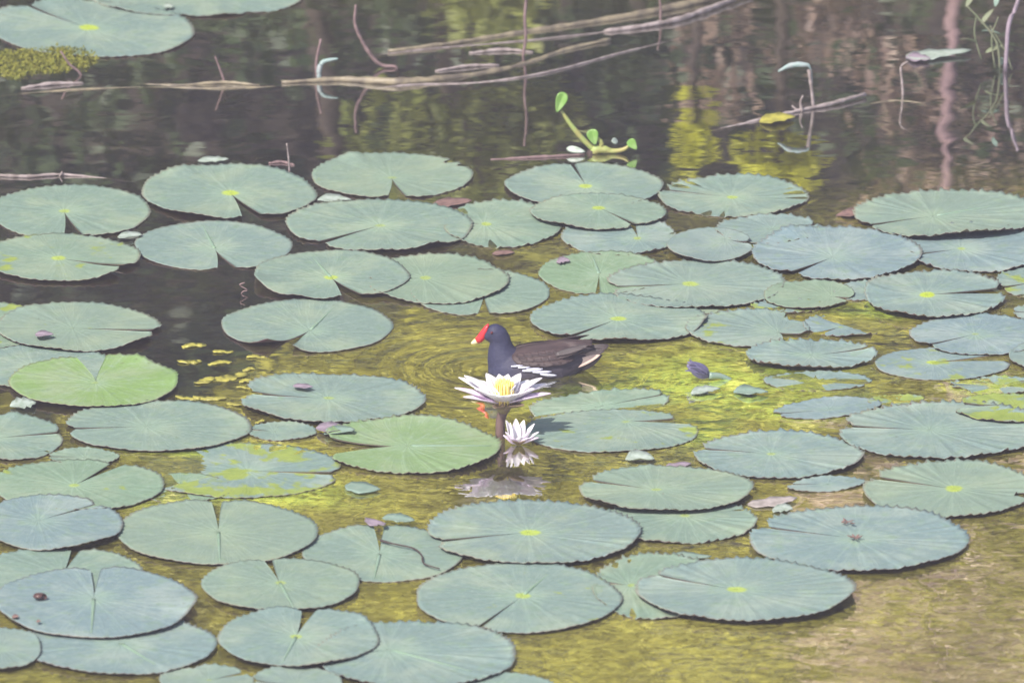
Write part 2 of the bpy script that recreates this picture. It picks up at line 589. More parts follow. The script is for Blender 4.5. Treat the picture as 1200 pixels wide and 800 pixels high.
water = grid_mesh("water", WX, WY, WZ, water_material(), [("chop", 'FLOAT', chop), ("murk", 'FLOAT', murk), ("algal", 'FLOAT', algal)])
tag(water, "still olive pond water rippling gently round the moorhen", kind="structure")

# ------------------------------------------------------------------ far bank, seen in the water
M_BARK = simple("bark", (0.10, 0.075, 0.06), (0.055, 0.042, 0.035), 25, 0.85, 0.2, 0.01, (1, 1, 0.2))
M_PINKBARK = simple("pink_bark", (0.32, 0.21, 0.21), (0.22, 0.145, 0.15), 25, 0.8, 0.2, 0.004, (1, 1, 0.3))


def leaf_mat(name, c1, c2, trans=0.3):
    m, nt, b = new_mat(name)
    n = N(nt)
    g = n.node("ShaderNodeNewGeometry")
    f = n.noise(g.outputs["Position"], 3.0, 3)
    isl = g.outputs["Random Per Island"]
    c = n.mix(n.math('MULTIPLY_ADD', isl, 0.7, n.math('MULTIPLY', f, 0.4), clamp=True), c1, c2)
    n.link(c, b.inputs["Base Color"])
    b.inputs["Roughness"].default_value = 0.5
    t = n.node("ShaderNodeBsdfTranslucent")
    n.link(c, t.inputs[0])
    mx = n.node("ShaderNodeMixShader")
    mx.inputs[0].default_value = trans
    n.link(b.outputs[0], mx.inputs[1])
    n.link(t.outputs[0], mx.inputs[2])
    n.link(mx.outputs[0], nt.nodes["Material Output"].inputs[0])
    return m


L_DARK = leaf_mat("leaf_dark", (0.022, 0.040, 0.014), (0.055, 0.085, 0.022), 0.15)  # shade of the wood put into these dark leaf tones
L_MID = leaf_mat("leaf_mid", (0.16, 0.19, 0.04), (0.30, 0.32, 0.07))
L_YEL = leaf_mat("leaf_yellow", (0.50, 0.52, 0.03), (0.66, 0.64, 0.06), 0.4)
L_TAN = leaf_mat("leaf_tan", (0.64, 0.48, 0.41), (0.76, 0.63, 0.50))
L_RUST = leaf_mat("leaf_rust", (0.20, 0.13, 0.115), (0.36, 0.26, 0.19), 0.2)
L_OLIVE = leaf_mat("leaf_olive", (0.50, 0.48, 0.05), (0.68, 0.62, 0.13), 0.4)


def leaf_cloud(name, clumps, count, size, mat, parent=None, loc=(0, 0, 0)):
    cl = np.array([c[:3] for c in clumps], float)
    rad = np.array([c[3:6] for c in clumps], float)
    w = rad.prod(1) ** 0.8
    pick = RNG.choice(len(cl), count, p=w / w.sum())
    d = RNG.normal(size=(count, 3))
    d /= np.linalg.norm(d, axis=1)[:, None]
    p = cl[pick] + d * rad[pick] * (RNG.uniform(0, 1, count) ** 0.45)[:, None]
    a = RNG.normal(size=(count, 3))
    a[:, 2] -= 0.4
    a /= np.linalg.norm(a, axis=1)[:, None]
    nrm = RNG.normal(size=(count, 3)) + np.array([-0.3, -0.6, 0.9])
    b = np.cross(nrm, a)
    b /= np.linalg.norm(b, axis=1)[:, None]
    s = size * RNG.uniform(0.6, 1.3, count)[:, None]
    V = np.stack([p, p + a * s * 0.45 + b * s * 0.28, p + a * s, p + a * s * 0.45 - b * s * 0.28], 1).reshape(-1, 3)
    F = np.arange(count * 4).reshape(-1, 4)
    return link_mesh(name, V, F, mat, parent, False, loc)


def tree(name, label, base, trunk_pts, radii, clumps, count, size, lmat, bmat=None, cat="tree", limbs=()):
    bz = float(np.interp(base[1], gy, GZ[:, len(gx) // 2])) - 0.2
    loc = (base[0], base[1], bz)
    root = empty(name, loc)
    tag(root, label, cat)
    tp = [(base[0], base[1], bz)] + [tuple(q) for q in trunk_pts]
    tr = tube("trunk", tp, radii, bmat or M_BARK, root, 10, 5, 0.08, loc)
    for c in limbs:
        tube("limb", c, (radii[-1] * 0.8, radii[-1] * 0.25), bmat or M_BARK, tr, 6, 4, 0.1, loc)
    leaf_cloud("crown", clumps, count, size, lmat, root, loc)
    return root


def clump_ball(c, r, n, spread, rr, seed):
    rg = np.random.default_rng(seed)
    out = []
    for _ in range(n):
        d = rg.normal(size=3)
        d /= np.linalg.norm(d)
        q = np.asarray(c) + d * np.asarray(spread) * rg.uniform(0.3, 1)
        s = rr * rg.uniform(0.6, 1.3)
        out.append((*q, s, s, s * 0.7))
    return out


# wooded slope behind everything: one dark mass
wood_clumps = []
rg = np.random.default_rng(5)
for _ in range(420):
    x = rg.uniform(-15, 15)
    y = rg.uniform(31, 42)
    z = rg.uniform(0.5, 13)
    wood_clumps.append((x, y, z, 1.2, 0.9, 0.8))
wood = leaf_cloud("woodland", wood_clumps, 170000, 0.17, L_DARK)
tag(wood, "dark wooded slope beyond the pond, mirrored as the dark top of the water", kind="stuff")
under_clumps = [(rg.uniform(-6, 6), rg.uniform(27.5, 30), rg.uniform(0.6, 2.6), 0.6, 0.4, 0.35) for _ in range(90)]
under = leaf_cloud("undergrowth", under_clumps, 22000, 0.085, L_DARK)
tag(under, "undergrowth along the far bank with shade put into its leaf colour", kind="stuff")


def crown_from_px(pts, Y, rr, seed, jit=0.35):
    """clumps placed so that the pond mirrors them at these photo pixels"""
    rg = np.random.default_rng(seed)
    out = []
    for px, py in pts:
        c = mirror(px, py, Y + rg.uniform(-jit, jit))
        s = rr * rg.uniform(0.75, 1.25)
        out.append((*c, s, s, s * 0.75))
    return out


def scatter_px(x0, x1, y0, y1, n, seed):
    rg = np.random.default_rng(seed)
    return [(rg.uniform(x0, x1), rg.uniform(y0, y1)) for _ in range(n)]


YB = 28.0
tree("olive_leaved_tree", "sunlit yellow-olive tree on the far bank mirrored round the moorhen", (-0.1, 29.2), [(-0.15, 29.1, 2.2), (0.0, 28.9, 3.4), (0.1, 28.8, 4.8)], (0.13, 0.11, 0.08, 0.04),
     crown_from_px(scatter_px(330, 1420, 370, 1080, 150, 1), YB + 0.5, 0.26, 1), 18000, 0.10, L_OLIVE)
tree("olive_leaved_tree", "broad mid-green tree on the far bank mirrored at the lower edge", (-1.9, 29.6), [(-1.9, 29.5, 2.4), (-1.7, 29.4, 4.0), (-1.6, 29.3, 5.2)], (0.15, 0.12, 0.09, 0.04),
     crown_from_px(scatter_px(-260, 420, 470, 1050, 60, 2), YB + 1.0, 0.28, 2), 7000, 0.10, L_OLIVE)
tree("dry_tan_tree", "dry tan-leaved tree on the far bank mirrored as the pinkish lower corner", (2.0, 28.6), [(2.0, 28.6, 2.0), (1.9, 28.5, 3.6), (1.8, 28.4, 4.6)], (0.10, 0.08, 0.06, 0.03),
     crown_from_px(scatter_px(940, 1500, 420, 1100, 46, 3), YB, 0.20, 3), 6500, 0.085, L_TAN)
tree("mid_green_tree", "thin mid-green tree on the far bank mirrored as soft streaks above the pads", (-0.7, 28.4), [(-0.7, 28.4, 1.4), (-0.55, 28.3, 2.6), (-0.5, 28.2, 3.6)], (0.06, 0.05, 0.035, 0.02),
     crown_from_px(scatter_px(380, 640, 90, 240, 16, 4) + scatter_px(440, 640, -60, 40, 5, 14), YB - 0.3, 0.13, 4), 1300, 0.07, L_MID)
tree("dry_tan_tree", "dry brown sapling on the far bank mirrored as rusty streaks beside the pink trunk", (1.9, 27.9), [(1.9, 27.9, 1.5), (1.8, 27.9, 2.6), (1.8, 27.8, 3.2)], (0.05, 0.04, 0.03, 0.02),
     crown_from_px(scatter_px(1020, 1330, 60, 260, 22, 5) + scatter_px(820, 1060, 0, 120, 9, 6), YB - 0.4, 0.13, 5), 1900, 0.05, L_RUST)
b0 = mirror(915, 190, 27.2)
tree("yellow_shrub", "bright yellow-green bush on the far bank mirrored behind the pads", (b0[0], 27.3), [(b0[0], 27.25, b0[2] - 0.3), (b0[0], 27.2, b0[2])], (0.025, 0.02, 0.012),
     crown_from_px([(905, 190), (925, 185), (915, 205), (890, 195), (938, 200)], 27.2, 0.085, 7, 0.05), 420, 0.05, L_YEL, cat="shrub")
b0 = mirror(815, 165, 27.2)
tree("yellow_shrub", "narrow yellow-green spray on the far bank mirrored as a streak", (b0[0], 27.3), [(b0[0], 27.25, b0[2] - 0.3), (b0[0], 27.2, b0[2])], (0.02, 0.015, 0.01),
     crown_from_px([(815, 140), (813, 160), (816, 180), (812, 200)], 27.2, 0.05, 8, 0.03), 200, 0.045, L_YEL, cat="shrub")
p_tr = [mirror(1122, -20, 27.0), mirror(1112, 90, 27.0), mirror(1110, 220, 27.0), mirror(1116, 420, 27.0), mirror(1100, 700, 27.1), mirror(1110, 1100, 27.2)]
tree("slender_tree", "slender pink-barked tree on the far bank mirrored as a wavering stripe", (p_tr[0][0] + 0.1, 27.0), p_tr, (0.024, 0.020, 0.018, 0.014, 0.007, 0.004),
     clump_ball(p_tr[-1] + np.array([0.2, 0.4, 2.3]), 0, 9, (0.9, 0.5, 0.5), 0.3, 6), 900, 0.09, L_MID, M_PINKBARK)

# ------------------------------------------------------------------ lily pads
def pad(cx, cy, w, h, pet, notch, gap, L, label, tilt=0.0, corr=0.4, green=0.2, blue=0.2, algae=0.15, spot=0.5, sink=None,
        rib=None, bites=(), name="lily_pad", teeth=None, seed=None, open0=0.06, free=True):
    seed = int(cx * 7 + cy * 13) if seed is None else seed
    rg = np.random.default_rng(seed)
    teeth = teeth or int(max(24, 0.33 * (w + h) * 0.62))
    nt_ = teeth * 3
    ct, st_ = math.cos(R(tilt)), math.sin(R(tilt))
    px_, py_ = pet

    def local(x, y):
        x, y = x - cx, y - cy
        return (x * ct + y * st_) / (w / 2), (-x * st_ + y * ct) / (h / 2)

    nu, nv_ = local(*notch)
    thn = math.atan2(nv_, nu)
    rv = np.concatenate([[0.03, 0.1], np.linspace(0.2, 0.9, 7), [0.955, 1.0]])
    s = np.linspace(0, 1, nt_ + 1)
    a1, a2, a3 = rg.uniform(0, 6.28, 3)
    lifts = [(rg.uniform(0, 6.28), rg.uniform(.15, .5), rg.uniform(.002, .010) * min(1, h / 60) * (1 if free else 0.1)) for _ in range(3)]
    zl = 0.0020 + 0.0034 * L
    P, UVs = [], []
    dz_all = []
    for r in rv:
        g = R(gap) * np.clip((r - open0) / (1 - open0), 0, 1) ** 0.5 + R(0.25)
        th = thn + g + s * (2 * math.pi - 2 * g)
        rim = 1 + 0.012 * np.sin(2 * th + a1) + 0.010 * np.sin(5 * th + a2) + 0.007 * np.sin(9 * th + a3)
        rim = rim - 0.10 * np.exp(-(s / 0.018) ** 2) - 0.10 * np.exp(-((1 - s) / 0.018) ** 2)
        for (bx, by), bw, bd in bites:
            bu, bv = local(bx, by)
            dth = np.angle(np.exp(1j * (th - math.atan2(bv, bu))))
            rim = rim - bd * np.exp(-(dth / bw) ** 4)
        tooth = np.tile([0.0, 1.0, 0.35], nt_ // 3 + 1)[:nt_ + 1] * rg.uniform(0.5, 1.3, nt_ + 1)
        if r == 1.0:
            rim = rim + (0.006 + 0.016 * min(corr, 1)) * tooth
        eu, ev = np.cos(th) * rim, np.sin(th) * rim
        ox, oy = cx + eu * w / 2 * ct - ev * h / 2 * st_, cy + eu * w / 2 * st_ + ev * h / 2 * ct
        qx, qy = px_ + (ox - px_) * r, py_ + (oy - py_) * r
        p = at(qx, qy, zl)
        folds = max(13, int(w * 0.11))
        sw_ = s + 0.012 * np.sin(2 * math.pi * 3 * s + a1) + 0.007 * np.sin(2 * math.pi * 8 * s + a2) + 0.004 * np.sin(2 * math.pi * 17 * s + a3)
        dz = (0.0012 + 0.0014 * corr) * r * np.sin(3 * th + a1) * r
        dz = dz + 0.0024 * corr * (0.55 + 0.45 * np.sin(4 * th + a3) * np.sin(7 * th + a1)) * np.sin(folds * 2 * math.pi * sw_) * max(0.0, r - 0.15) ** 1.2 * 1.25
        dz = dz - 0.0006 * (1 - r) ** 2
        for lt, lw, lh in lifts:
            dz = dz + lh * np.exp(-(np.angle(np.exp(1j * (th - lt))) / lw) ** 2) * max(0.0, (r - 0.45) / 0.55) ** 2
        if r > 0.93:
            dz = dz + (0.0002 + 0.0016 * corr) * (r - 0.9) / 0.1 * (0.6 + 0.4 * np.sin(7 * th + a3))
        if r == 1.0:
            dz = dz + (0.0008 + 0.0045 * corr) * tooth
        if sink is not None:
            su, sv = local(qx, qy)
            dz = dz + np.minimum(0, (su * sink[0] + sv * sink[1] - sink[3]) * sink[2])
        p[:, 2] += dz
        P.append(p)
        UVs.append(np.stack([s, np.full_like(s, r)], -1))
    c = at(px_, py_, zl)
    c[2] -= 0.0006
    if sink is not None:
        su, sv = local(px_, py_)
        c[2] += min(0, (su * sink[0] + sv * sink[1] - sink[3]) * sink[2])
    top = np.concatenate([c[None]] + P)
    UV = np.concatenate([[[0.5, 0.0]]] + UVs)
    nrow, nc = len(rv), nt_ + 1
    bot = top.copy()
    bot[:, 2] -= 0.0016
    bot[1 + (nrow - 1) * nc:, 2] += 0.0006
    nT = len(top)
    idx = 1 + np.arange(nrow * nc).reshape(nrow, nc)
    q = np.stack([idx[:-1, :-1], idx[1:, :-1], idx[1:, 1:], idx[:-1, 1:]], -1).reshape(-1, 4)
    fan = np.stack([np.zeros(nc - 1, int), idx[0, :-1], idx[0, 1:]], -1)
    faces = q.tolist() + fan.tolist()
    ntop = len(faces)
    faces += (q[:, ::-1] + nT).tolist() + (fan[:, ::-1] + nT).tolist()
    o_ = idx[-1]
    faces += np.stack([o_[:-1], o_[:-1] + nT, o_[1:] + nT, o_[1:]], -1).tolist()
    for col, fl in ((0, 1), (-1, 0)):
        e = np.concatenate([[0], idx[:, col]])
        w4 = np.stack([e[:-1], e[1:], e[1:] + nT, e[:-1] + nT], -1)
        faces += (w4 if fl else w4[:, ::-1]).tolist()
    # image y runs down, so image angles run clockwise on the water: flip to face up
    faces = [f[::-1] for f in faces]
    matidx = np.ones(len(faces), np.int32)
    matidx[:ntop] = 0
    loc = at(cx, cy, zl)
    o = link_mesh(name, np.concatenate([top, bot]), faces, [M_PAD, M_UNDER], None, True, loc, matidx)
    me = o.data
    uvl = me.uv_layers.new(name="leaf")
    vi = np.empty(len(me.loops), np.int32)
    me.loops.foreach_get("vertex_index", vi)
    uvl.data.foreach_set("uv", np.concatenate([UV, UV])[vi].astype(np.float32).ravel())
    o.color = (green, blue, algae, spot)
    tag(o, label, "lily pad", "lily pads floating on the pond")
    if rib:
        rx_, ry_ = rib
        pts = []
        for t in np.linspace(0.04, 0.93, 7):
            q_ = at(px_ + (rx_ - px_) * t, py_ + (ry_ - py_) * t, zl)
            q_[2] += 0.0002 - 0.0006 * (1 - t) ** 2
            pts.append(q_)
        wd = mpp(cx, cy)
        tube("midrib", pts, (0.0042, 0.0036, 0.0022, 0.0010), M_RIB, o, 6, 2, 0.0, loc, 0.55)
    return o


PADS = [
    # cx, cy, w, h, petiole, notch, gap, layer, label, options
    (108, 34, 238, 67, (103, 32), (38, 12), 1.5, 0, "large grey-green pad at the upper corner above the yellow moss", dict(blue=.35, spot=.9, tilt=2)),
    (232, -4, 245, 48, (240, -8), (300, -20), 2, 0, "pad cut off by the top edge with a nibbled front rim", dict(blue=.3, bites=[((285, 12), .10, .10), ((215, 19), .06, .08)], algae=.3)),
    (268, 225, 207, 63, (270, 226), (298, 256), 7, 1, "round grey-green pad behind all others on the dark water with a yellow centre", dict(spot=.9, tilt=1, algae=.25)),
    (250, 288, 186, 57, (252, 292), (267, 316), 7, 0, "smooth pale pad with a front notch, just in front of the yellow-centred pad", dict(blue=.4, spot=.05, corr=.15, rib=(236, 262))),
    (82, 248, 190, 62, (75, 247), (86, 277), 7, 0, "pad by the left edge with a front notch and a yellowed rear rim", dict(algae=.35, spot=.6, green=.25)),
    (72, 302, 182, 56, (68, 302), (152, 316), 4, 1, "speckled pad by the left edge with a slit toward the dark water", dict(algae=.55, green=.3, spot=.8)),
    (459, 206, 186, 54, (459, 208), (466, 233), 7, 0, "pad with a brown notch at its front and torn rear rim, nearest the sticks", dict(algae=.35, spot=.5, bites=[((530, 190), .05, .16), ((545, 195), .03, .12)])),
    (445, 264, 219, 60, (446, 264), (376, 283), 3, 1, "broad pad in the second row with a slit opening to its front corner", dict(algae=.2, spot=.4, corr=.5, tilt=1)),
    (588, 263, 140, 54, (568, 262), (535, 262), 4, 0, "small ribbed pad tucked under the broad pad beside it", dict(corr=.9, green=.3, spot=.7, algae=.2)),
    (388, 322, 184, 57, (388, 325), (415, 350), 8, 2, "pad with a wide front notch lying over the edge of a ribbed pad", dict(corr=.25, spot=.8, rib=(365, 300))),
    (512, 327, 168, 57, (497, 325), (440, 330), 3, 1, "middle pad of three overlapping pads behind the moorhen", dict(corr=.6, green=.3, spot=.7)),
    (563, 343, 164, 53, (567, 344), (567, 369), 5, 0, "lowest pad of three overlapping pads, close behind the moorhen's head", dict(corr=.3, spot=.15, green=.25)),
    (360, 382, 203, 62, (363, 387), (322, 413), 9, 0, "smooth pad with an open front notch and raised pale midrib", dict(corr=.15, spot=.1, green=.15, rib=(398, 354))),
    (-22, 382, 140, 58, (-20, 382), (-80, 382), 2, 0, "yellowed pad almost wholly cut off at the left edge", dict(algae=.6, green=.4)),
    (92, 383, 192, 57, (85, 384), (184, 389), 3, 1, "pad with a slit toward the dark water and a reddish petal on it", dict(algae=.3, green=.15, spot=.1, corr=.4)),
    (46, 430, 168, 52, (40, 428), (90, 452), 2, 0, "blue-green pad mostly hidden under the bright green pad", dict(blue=.3, algae=.3)),
    (110, 447, 196, 60, (113, 448), (107, 418), 11, 2, "bright fresh-green pad with raised lobes", dict(green=1.0, spot=.3, corr=.35, blue=0, algae=.05)),
    (185, 499, 221, 58, (172, 499), (76, 503), 1.5, 1, "large smooth pad in front of the bright green pad", dict(spot=.05, blue=.25, corr=.3)),
    (15, 513, 118, 53, (-8, 513), (73, 507), 2, 0, "pad at the left edge in front of the bright green pad", dict(blue=.2, spot=.1)),
    (390, 467, 215, 57, (385, 466), (285, 463), 2, 1, "pad with a yellow centre and a pink stain, behind the green folded pad", dict(spot=.5, corr=.55, green=.1, algae=.1)),
    (330, 505, 84, 21, (322, 505), (290, 503), 5, 0, "small low pad between the pink-stained pad and algae-covered pad", dict(blue=.3, corr=.3, spot=.05, teeth=30)),
    (480, 522, 212, 64, (478, 522), (380, 524), 18, 1, "green pad with a weed-filled open notch, its point touching the flower stem", dict(green=.75, spot=.1, corr=.7, blue=0, algae=.3, rib=(583, 522), open0=.25)),
    (282, 551, 236, 66, (290, 551), (395, 556), 3, -0.2, "half-sunken pad covered in yellow-green algae", dict(green=.3, blue=.5, algae=.75, spot=.5, sink=(1.0, .3, .007, -0.25))),
    (92, 568, 200, 60, (87, 568), (138, 543), 5, 1, "green-edged pad behind the bluish corner pad", dict(green=.45, algae=.4, spot=.6, corr=.4)),
    (98, 535, 84, 20, (100, 535), (60, 535), 3, 0, "narrow pad peeping out behind the green-edged pad", dict(green=.3, blue=.2, spot=.1, teeth=28)),
    (60, 612, 170, 64, (45, 609), (113, 591), 2, 2, "bluish pad at the left edge beside the large notched pad", dict(blue=.7, spot=.05, corr=.35)),
    (254, 623, 234, 77, (256, 622), (254, 586), 3, 1, "large smooth pad with a notch at its back and a midrib to the front", dict(spot=.05, corr=.3, green=.15, rib=(258, 660))),
    (449, 648, 187, 67, (445, 648), (444, 617), 4, 0, "pad with a dark curved line across it and a back notch", dict(spot=.05, corr=.3, rib=(438, 680))),
    (329, 684, 183, 62, (328, 682), (314, 656), 3, 2, "medium pad with a yellow centre overlapping its neighbour's rim", dict(spot=.6, corr=.3, rib=(345, 713))),
    (112, 705, 238, 82, (110, 700), (112, 665), 3, 3, "large bluish pad with a dark snail on it", dict(blue=.75, spot=.05, corr=.25, rib=(107, 744))),
    (70, 672, 194, 62, (74, 672), (90, 642), 3, 1, "pad mostly hidden behind the bluish pad with the snail", dict(blue=.25, green=.25, algae=.25)),
    (140, 754, 224, 72, (142, 753), (120, 720), 2, 1, "pad under the front of the bluish snail pad, with pale shining streaks", dict(blue=.6, green=.2, algae=.35, spot=.1, corr=.5, rib=(185, 780))),
    (2, 759, 92, 49, (0, 759), (-44, 759), 2, 2, "small bluish pad at the left edge near the bottom", dict(blue=.6, spot=.05)),
    (350, 746, 190, 68, (347, 745), (362, 714), 5, 3, "pad with a yellow scar and back notch near the bottom edge", dict(blue=.4, spot=.65, corr=.35, rib=(330, 778))),
    (488, 766, 232, 78, (455, 760), (372, 772), 2, 2, "large pleated pad cut by the bottom edge", dict(blue=.45, corr=.75, spot=.05, rib=(560, 788))),
    (242, 796, 112, 34, (245, 796), (296, 786), 4, 0, "pad cut by the bottom edge with a ragged notch", dict(blue=.5, bites=[((228, 785), .2, .2)])),
    (348, 800, 106, 38, (348, 800), (300, 800), 2, 1, "smooth pad cut by the bottom edge under the yellow-scarred pad", dict(blue=.6, spot=.05)),
    (582, 803, 140, 28, (582, 803), (640, 803), 2, 0, "greyish drowned pad cut by the bottom edge", dict(blue=.3, algae=.4, green=.2)),
    (607, 700, 243, 81, (613, 697), (556, 738), 1.2, 1, "large speckled pad with a pale diagonal midrib", dict(blue=.35, algae=.4, spot=.7, corr=.4, rib=(653, 664))),
    (625, 624, 245, 75, (620, 623), (507, 634), 2.2, 2, "largest pad in front of the flower's reflection, yellow centre", dict(corr=.7, spot=.85, green=.05)),
    (780, 572, 202, 53, (768, 573), (683, 563), 2.5, 3, "pad with a slit and a yellow-green stain, behind the pleated pad", dict(corr=.5, spot=.55, algae=.35)),
    (797, 610, 178, 54, (803, 603), (800, 583), 2, 0, "pleated pad tucked under the stained pad", dict(corr=1.0, spot=.5, green=.25)),
    (716, 505, 208, 50, (735, 493), (812, 492), 9, 0, "pad with a broad gap and algae on its front edge beside the flower", dict(blue=.35, algae=.55, spot=.45, corr=.4)),
    (702, 473, 165, 29, (705, 474), (785, 462), 2, 1, "narrow tilted pad between moorhen and flower, toothed front edge", dict(green=.35, corr=.7, spot=.1, tilt=-5, sink=(0, -1, .012, 0.1))),
    (912, 533, 199, 54, (904, 531), (816, 525), 2, 1, "round ribbed pad with a small yellow centre and long slit", dict(blue=.5, corr=.8, spot=.5)),
    (970, 478, 128, 23, (972, 479), (910, 486), 2, 0, "narrow smooth pad just behind the big ribbed pad", dict(blue=.8, corr=.4, spot=.05, tilt=-5)),
    (1104, 504, 244, 66, (1090, 503), (985, 500), 2, 1, "big ribbed pad with pale veins at the right edge", dict(blue=.5, corr=1.0, spot=.05)),
    (1112, 573, 204, 65, (1119, 572), (1013, 558), 3, 1, "ribbed pad with a large yellow centre and a torn edge", dict(blue=.25, corr=.9, spot=1.0, bites=[((1205, 580), .12, .22)])),
    (1006, 631, 259, 75, (1003, 630), (880, 616), 1.5, 2, "very large blue-green pad with brown flecks at its centre", dict(blue=.6, corr=.7, spot=.03)),
    (874, 691, 256, 72, (863, 690), (749, 672), 1.6, 3, "very large pad over the silt corner with a yellow centre", dict(blue=.55, corr=.65, spot=.8)),
    (768, 687, 150, 76, (738, 685), (702, 682), 3, 0, "crumpled green pad squeezed between two large pads", dict(green=.35, corr=1.0, spot=.5)),
    (685, 217, 185, 52, (687, 218), (670, 192), 1.3, 1, "pad right below the green water plant", dict(blue=.3, algae=.25, spot=.8, corr=.4)),
    (701, 248, 158, 41, (702, 243), (740, 262), 2, 2, "pale green pad overlapping the pad below the water plant", dict(green=.25, corr=.5, spot=.85, algae=.1)),
    (726, 277, 138, 44, (748, 279), (740, 256), 5, 0, "blue pad with a ragged green side between pale pads", dict(blue=.6, green=.3, corr=.6, spot=.6)),
    (706, 320, 150, 50, (702, 321), (700, 345), 2, 0, "plain green pad partly under a large slit pad", dict(green=.6, corr=.4, spot=.1, rib=(694, 299))),
    (815, 333, 208, 57, (808, 332), (713, 337), 3, 1, "large slit pad with a bright yellow centre behind the moorhen's tail", dict(blue=.5, corr=.7, spot=.85)),
    (725, 374, 204, 57, (724, 373), (668, 396), 2, 1, "round pad touching the water right behind the moorhen's tail", dict(blue=.3, corr=.6, spot=.8, algae=.2)),
    (859, 230, 178, 48, (858, 231), (775, 222), 1.5, 0, "ribbed pad in front of the yellow reflection", dict(blue=.25, corr=.9, spot=.7)),
    (832, 287, 101, 40, (850, 280), (880, 285), 3, 2, "smooth blue oval pad among the ribbed pads", dict(blue=.9, corr=.15, spot=.03)),
    (902, 269, 128, 33, (905, 268), (960, 262), 2, 1, "thin crinkled pad behind the smooth blue oval", dict(blue=.6, corr=.9, spot=.05, algae=.2)),
    (980, 297, 199, 60, (976, 301), (918, 325), 3, 2, "large blue pad with a slit to its front corner and glinting centre", dict(blue=.85, corr=.7, spot=.03)),
    (1110, 251, 218, 57, (1094, 253), (1008, 264), 1.6, 3, "rearmost ribbed pad at the right edge below the pink trunk's reflection", dict(corr=1.0, blue=.3, spot=.05, rib=(1195, 236))),
    (1142, 291, 166, 55, (1126, 291), (1070, 300), 2, 1, "pad under the front of the rearmost ribbed pad", dict(blue=.7, corr=.9, spot=.55)),
    (948, 345, 106, 33, (975, 347), (998, 350), 6, 1, "smooth greenish half pad beside the blue slit pad", dict(green=.45, blue=.3, corr=.35, spot=.03)),
    (1010, 341, 68, 22, (1015, 341), (1040, 335), 3, 0, "small grey pad behind the pad with the long yellow centre", dict(blue=.6, corr=.6, teeth=26)),
    (1096, 345, 166, 56, (1085, 345), (1178, 340), 6, 2, "ribbed pad with a long yellow centre", dict(blue=.5, corr=.9, spot=1.0, algae=.2)),
    (876, 384, 146, 42, (912, 389), (945, 398), 16, 1, "tattered pad with algae at its torn side", dict(blue=.55, corr=.7, spot=.1, algae=.5, bites=[((940, 370), .2, .2)])),
    (990, 381, 98, 27, (985, 383), (950, 392), 6, 0, "ragged little pad half under algae", dict(blue=.7, corr=.7, algae=.5, teeth=26, sink=(-.7, .6, .012, 0.1))),
    (951, 415, 152, 34, (951, 416), (1026, 410), 3, 2, "folded pad with its pale front edge turned up", dict(blue=.5, corr=1.0, spot=.03)),
    (1148, 392, 162, 47, (1143, 391), (1066, 410), 2, 1, "bluish pad at the right edge with a tiny yellow centre", dict(blue=.8, corr=.5, spot=.4)),
    (1104, 426, 160, 38, (1092, 424), (1160, 420), 12, 0, "smooth pad with an algae-filled hollow", dict(blue=.7, corr=.15, spot=.9, algae=.6)),
    (1216, 417, 66, 30, (1216, 417), (1240, 417), 2, 1, "bluish pad corner cut by the right edge", dict(blue=.8, corr=.4)),
    (1215, 330, 96, 36, (1215, 330), (1172, 338), 3, 0, "broken yellowish pad at the right edge behind the bluish one", dict(blue=.4, algae=.7, corr=.6)),
    (1222, 366, 72, 20, (1222, 366), (1190, 366), 3, 0, "sliver of pad at the right edge between two larger pads", dict(blue=.6, corr=.5)),
    (1185, 478, 130, 34, (1190, 474), (1125, 476), 8, 2, "algae-coated pad at the right edge with a pale front rim", dict(green=.5, blue=.3, algae=.9, corr=.5)),
    (958, 447, 128, 22, (958, 447), (1020, 450), 3, -0.55, "half-drowned pad in the bright algae beside the folded pad", dict(blue=.5, algae=.5, spot=.03, corr=.5)),
    (212, 572, 120, 34, (212, 572), (150, 575), 3, -0.55, "half-drowned small pad in front of the half-sunken algae pad", dict(green=.5, algae=.6, spot=.03, corr=.4)),
    (852, 361, 80, 18, (852, 361), (815, 361), 3, -0.55, "half-drowned small pad between the slit pad and the tattered pad", dict(green=.4, algae=.6, spot=.03, corr=.4)),
    (1168, 452, 112, 20, (1168, 452), (1110, 452), 3, -0.5, "ragged algae-smeared pad at the right edge between the hollow pad and the algae-coated pad", dict(blue=.5, algae=.8, spot=.03, corr=.6, bites=[((1125, 458), .3, .2)])),
    (1052, 470, 70, 15, (1052, 470), (1090, 468), 4, -0.5, "little ragged pad scrap just behind the big ribbed pad", dict(blue=.4, green=.3, algae=.8, spot=.03, teeth=24)),
    (922, 360, 84, 16, (922, 360), (885, 362), 4, -0.5, "crinkled little pad scrap in front of the smooth greenish half pad", dict(blue=.6, algae=.8, spot=.03, teeth=24, corr=.8)),
    (968, 567, 92, 17, (970, 567), (925, 567), 3, 0, "thin half-drowned pad among pale silt and weed", dict(blue=.6, corr=.3, teeth=26, spot=.03, tilt=-4)),
]
for cx, cy, w, h, pet, notch, gap, L, label, opt in PADS:
    # a pad that another one lies on keeps its rim down
    free = not any(q[7] > L and abs(q[0] - cx) < (q[2] + w) / 2 and ((q[0] - cx) / (q[2] + w) * 2) ** 2 + ((q[1] - cy) / (q[3] + h) * 2) ** 2 < 1 for q in PADS)
    pad(cx, cy, w, h, pet, notch, gap, L, label, free=free, **opt)

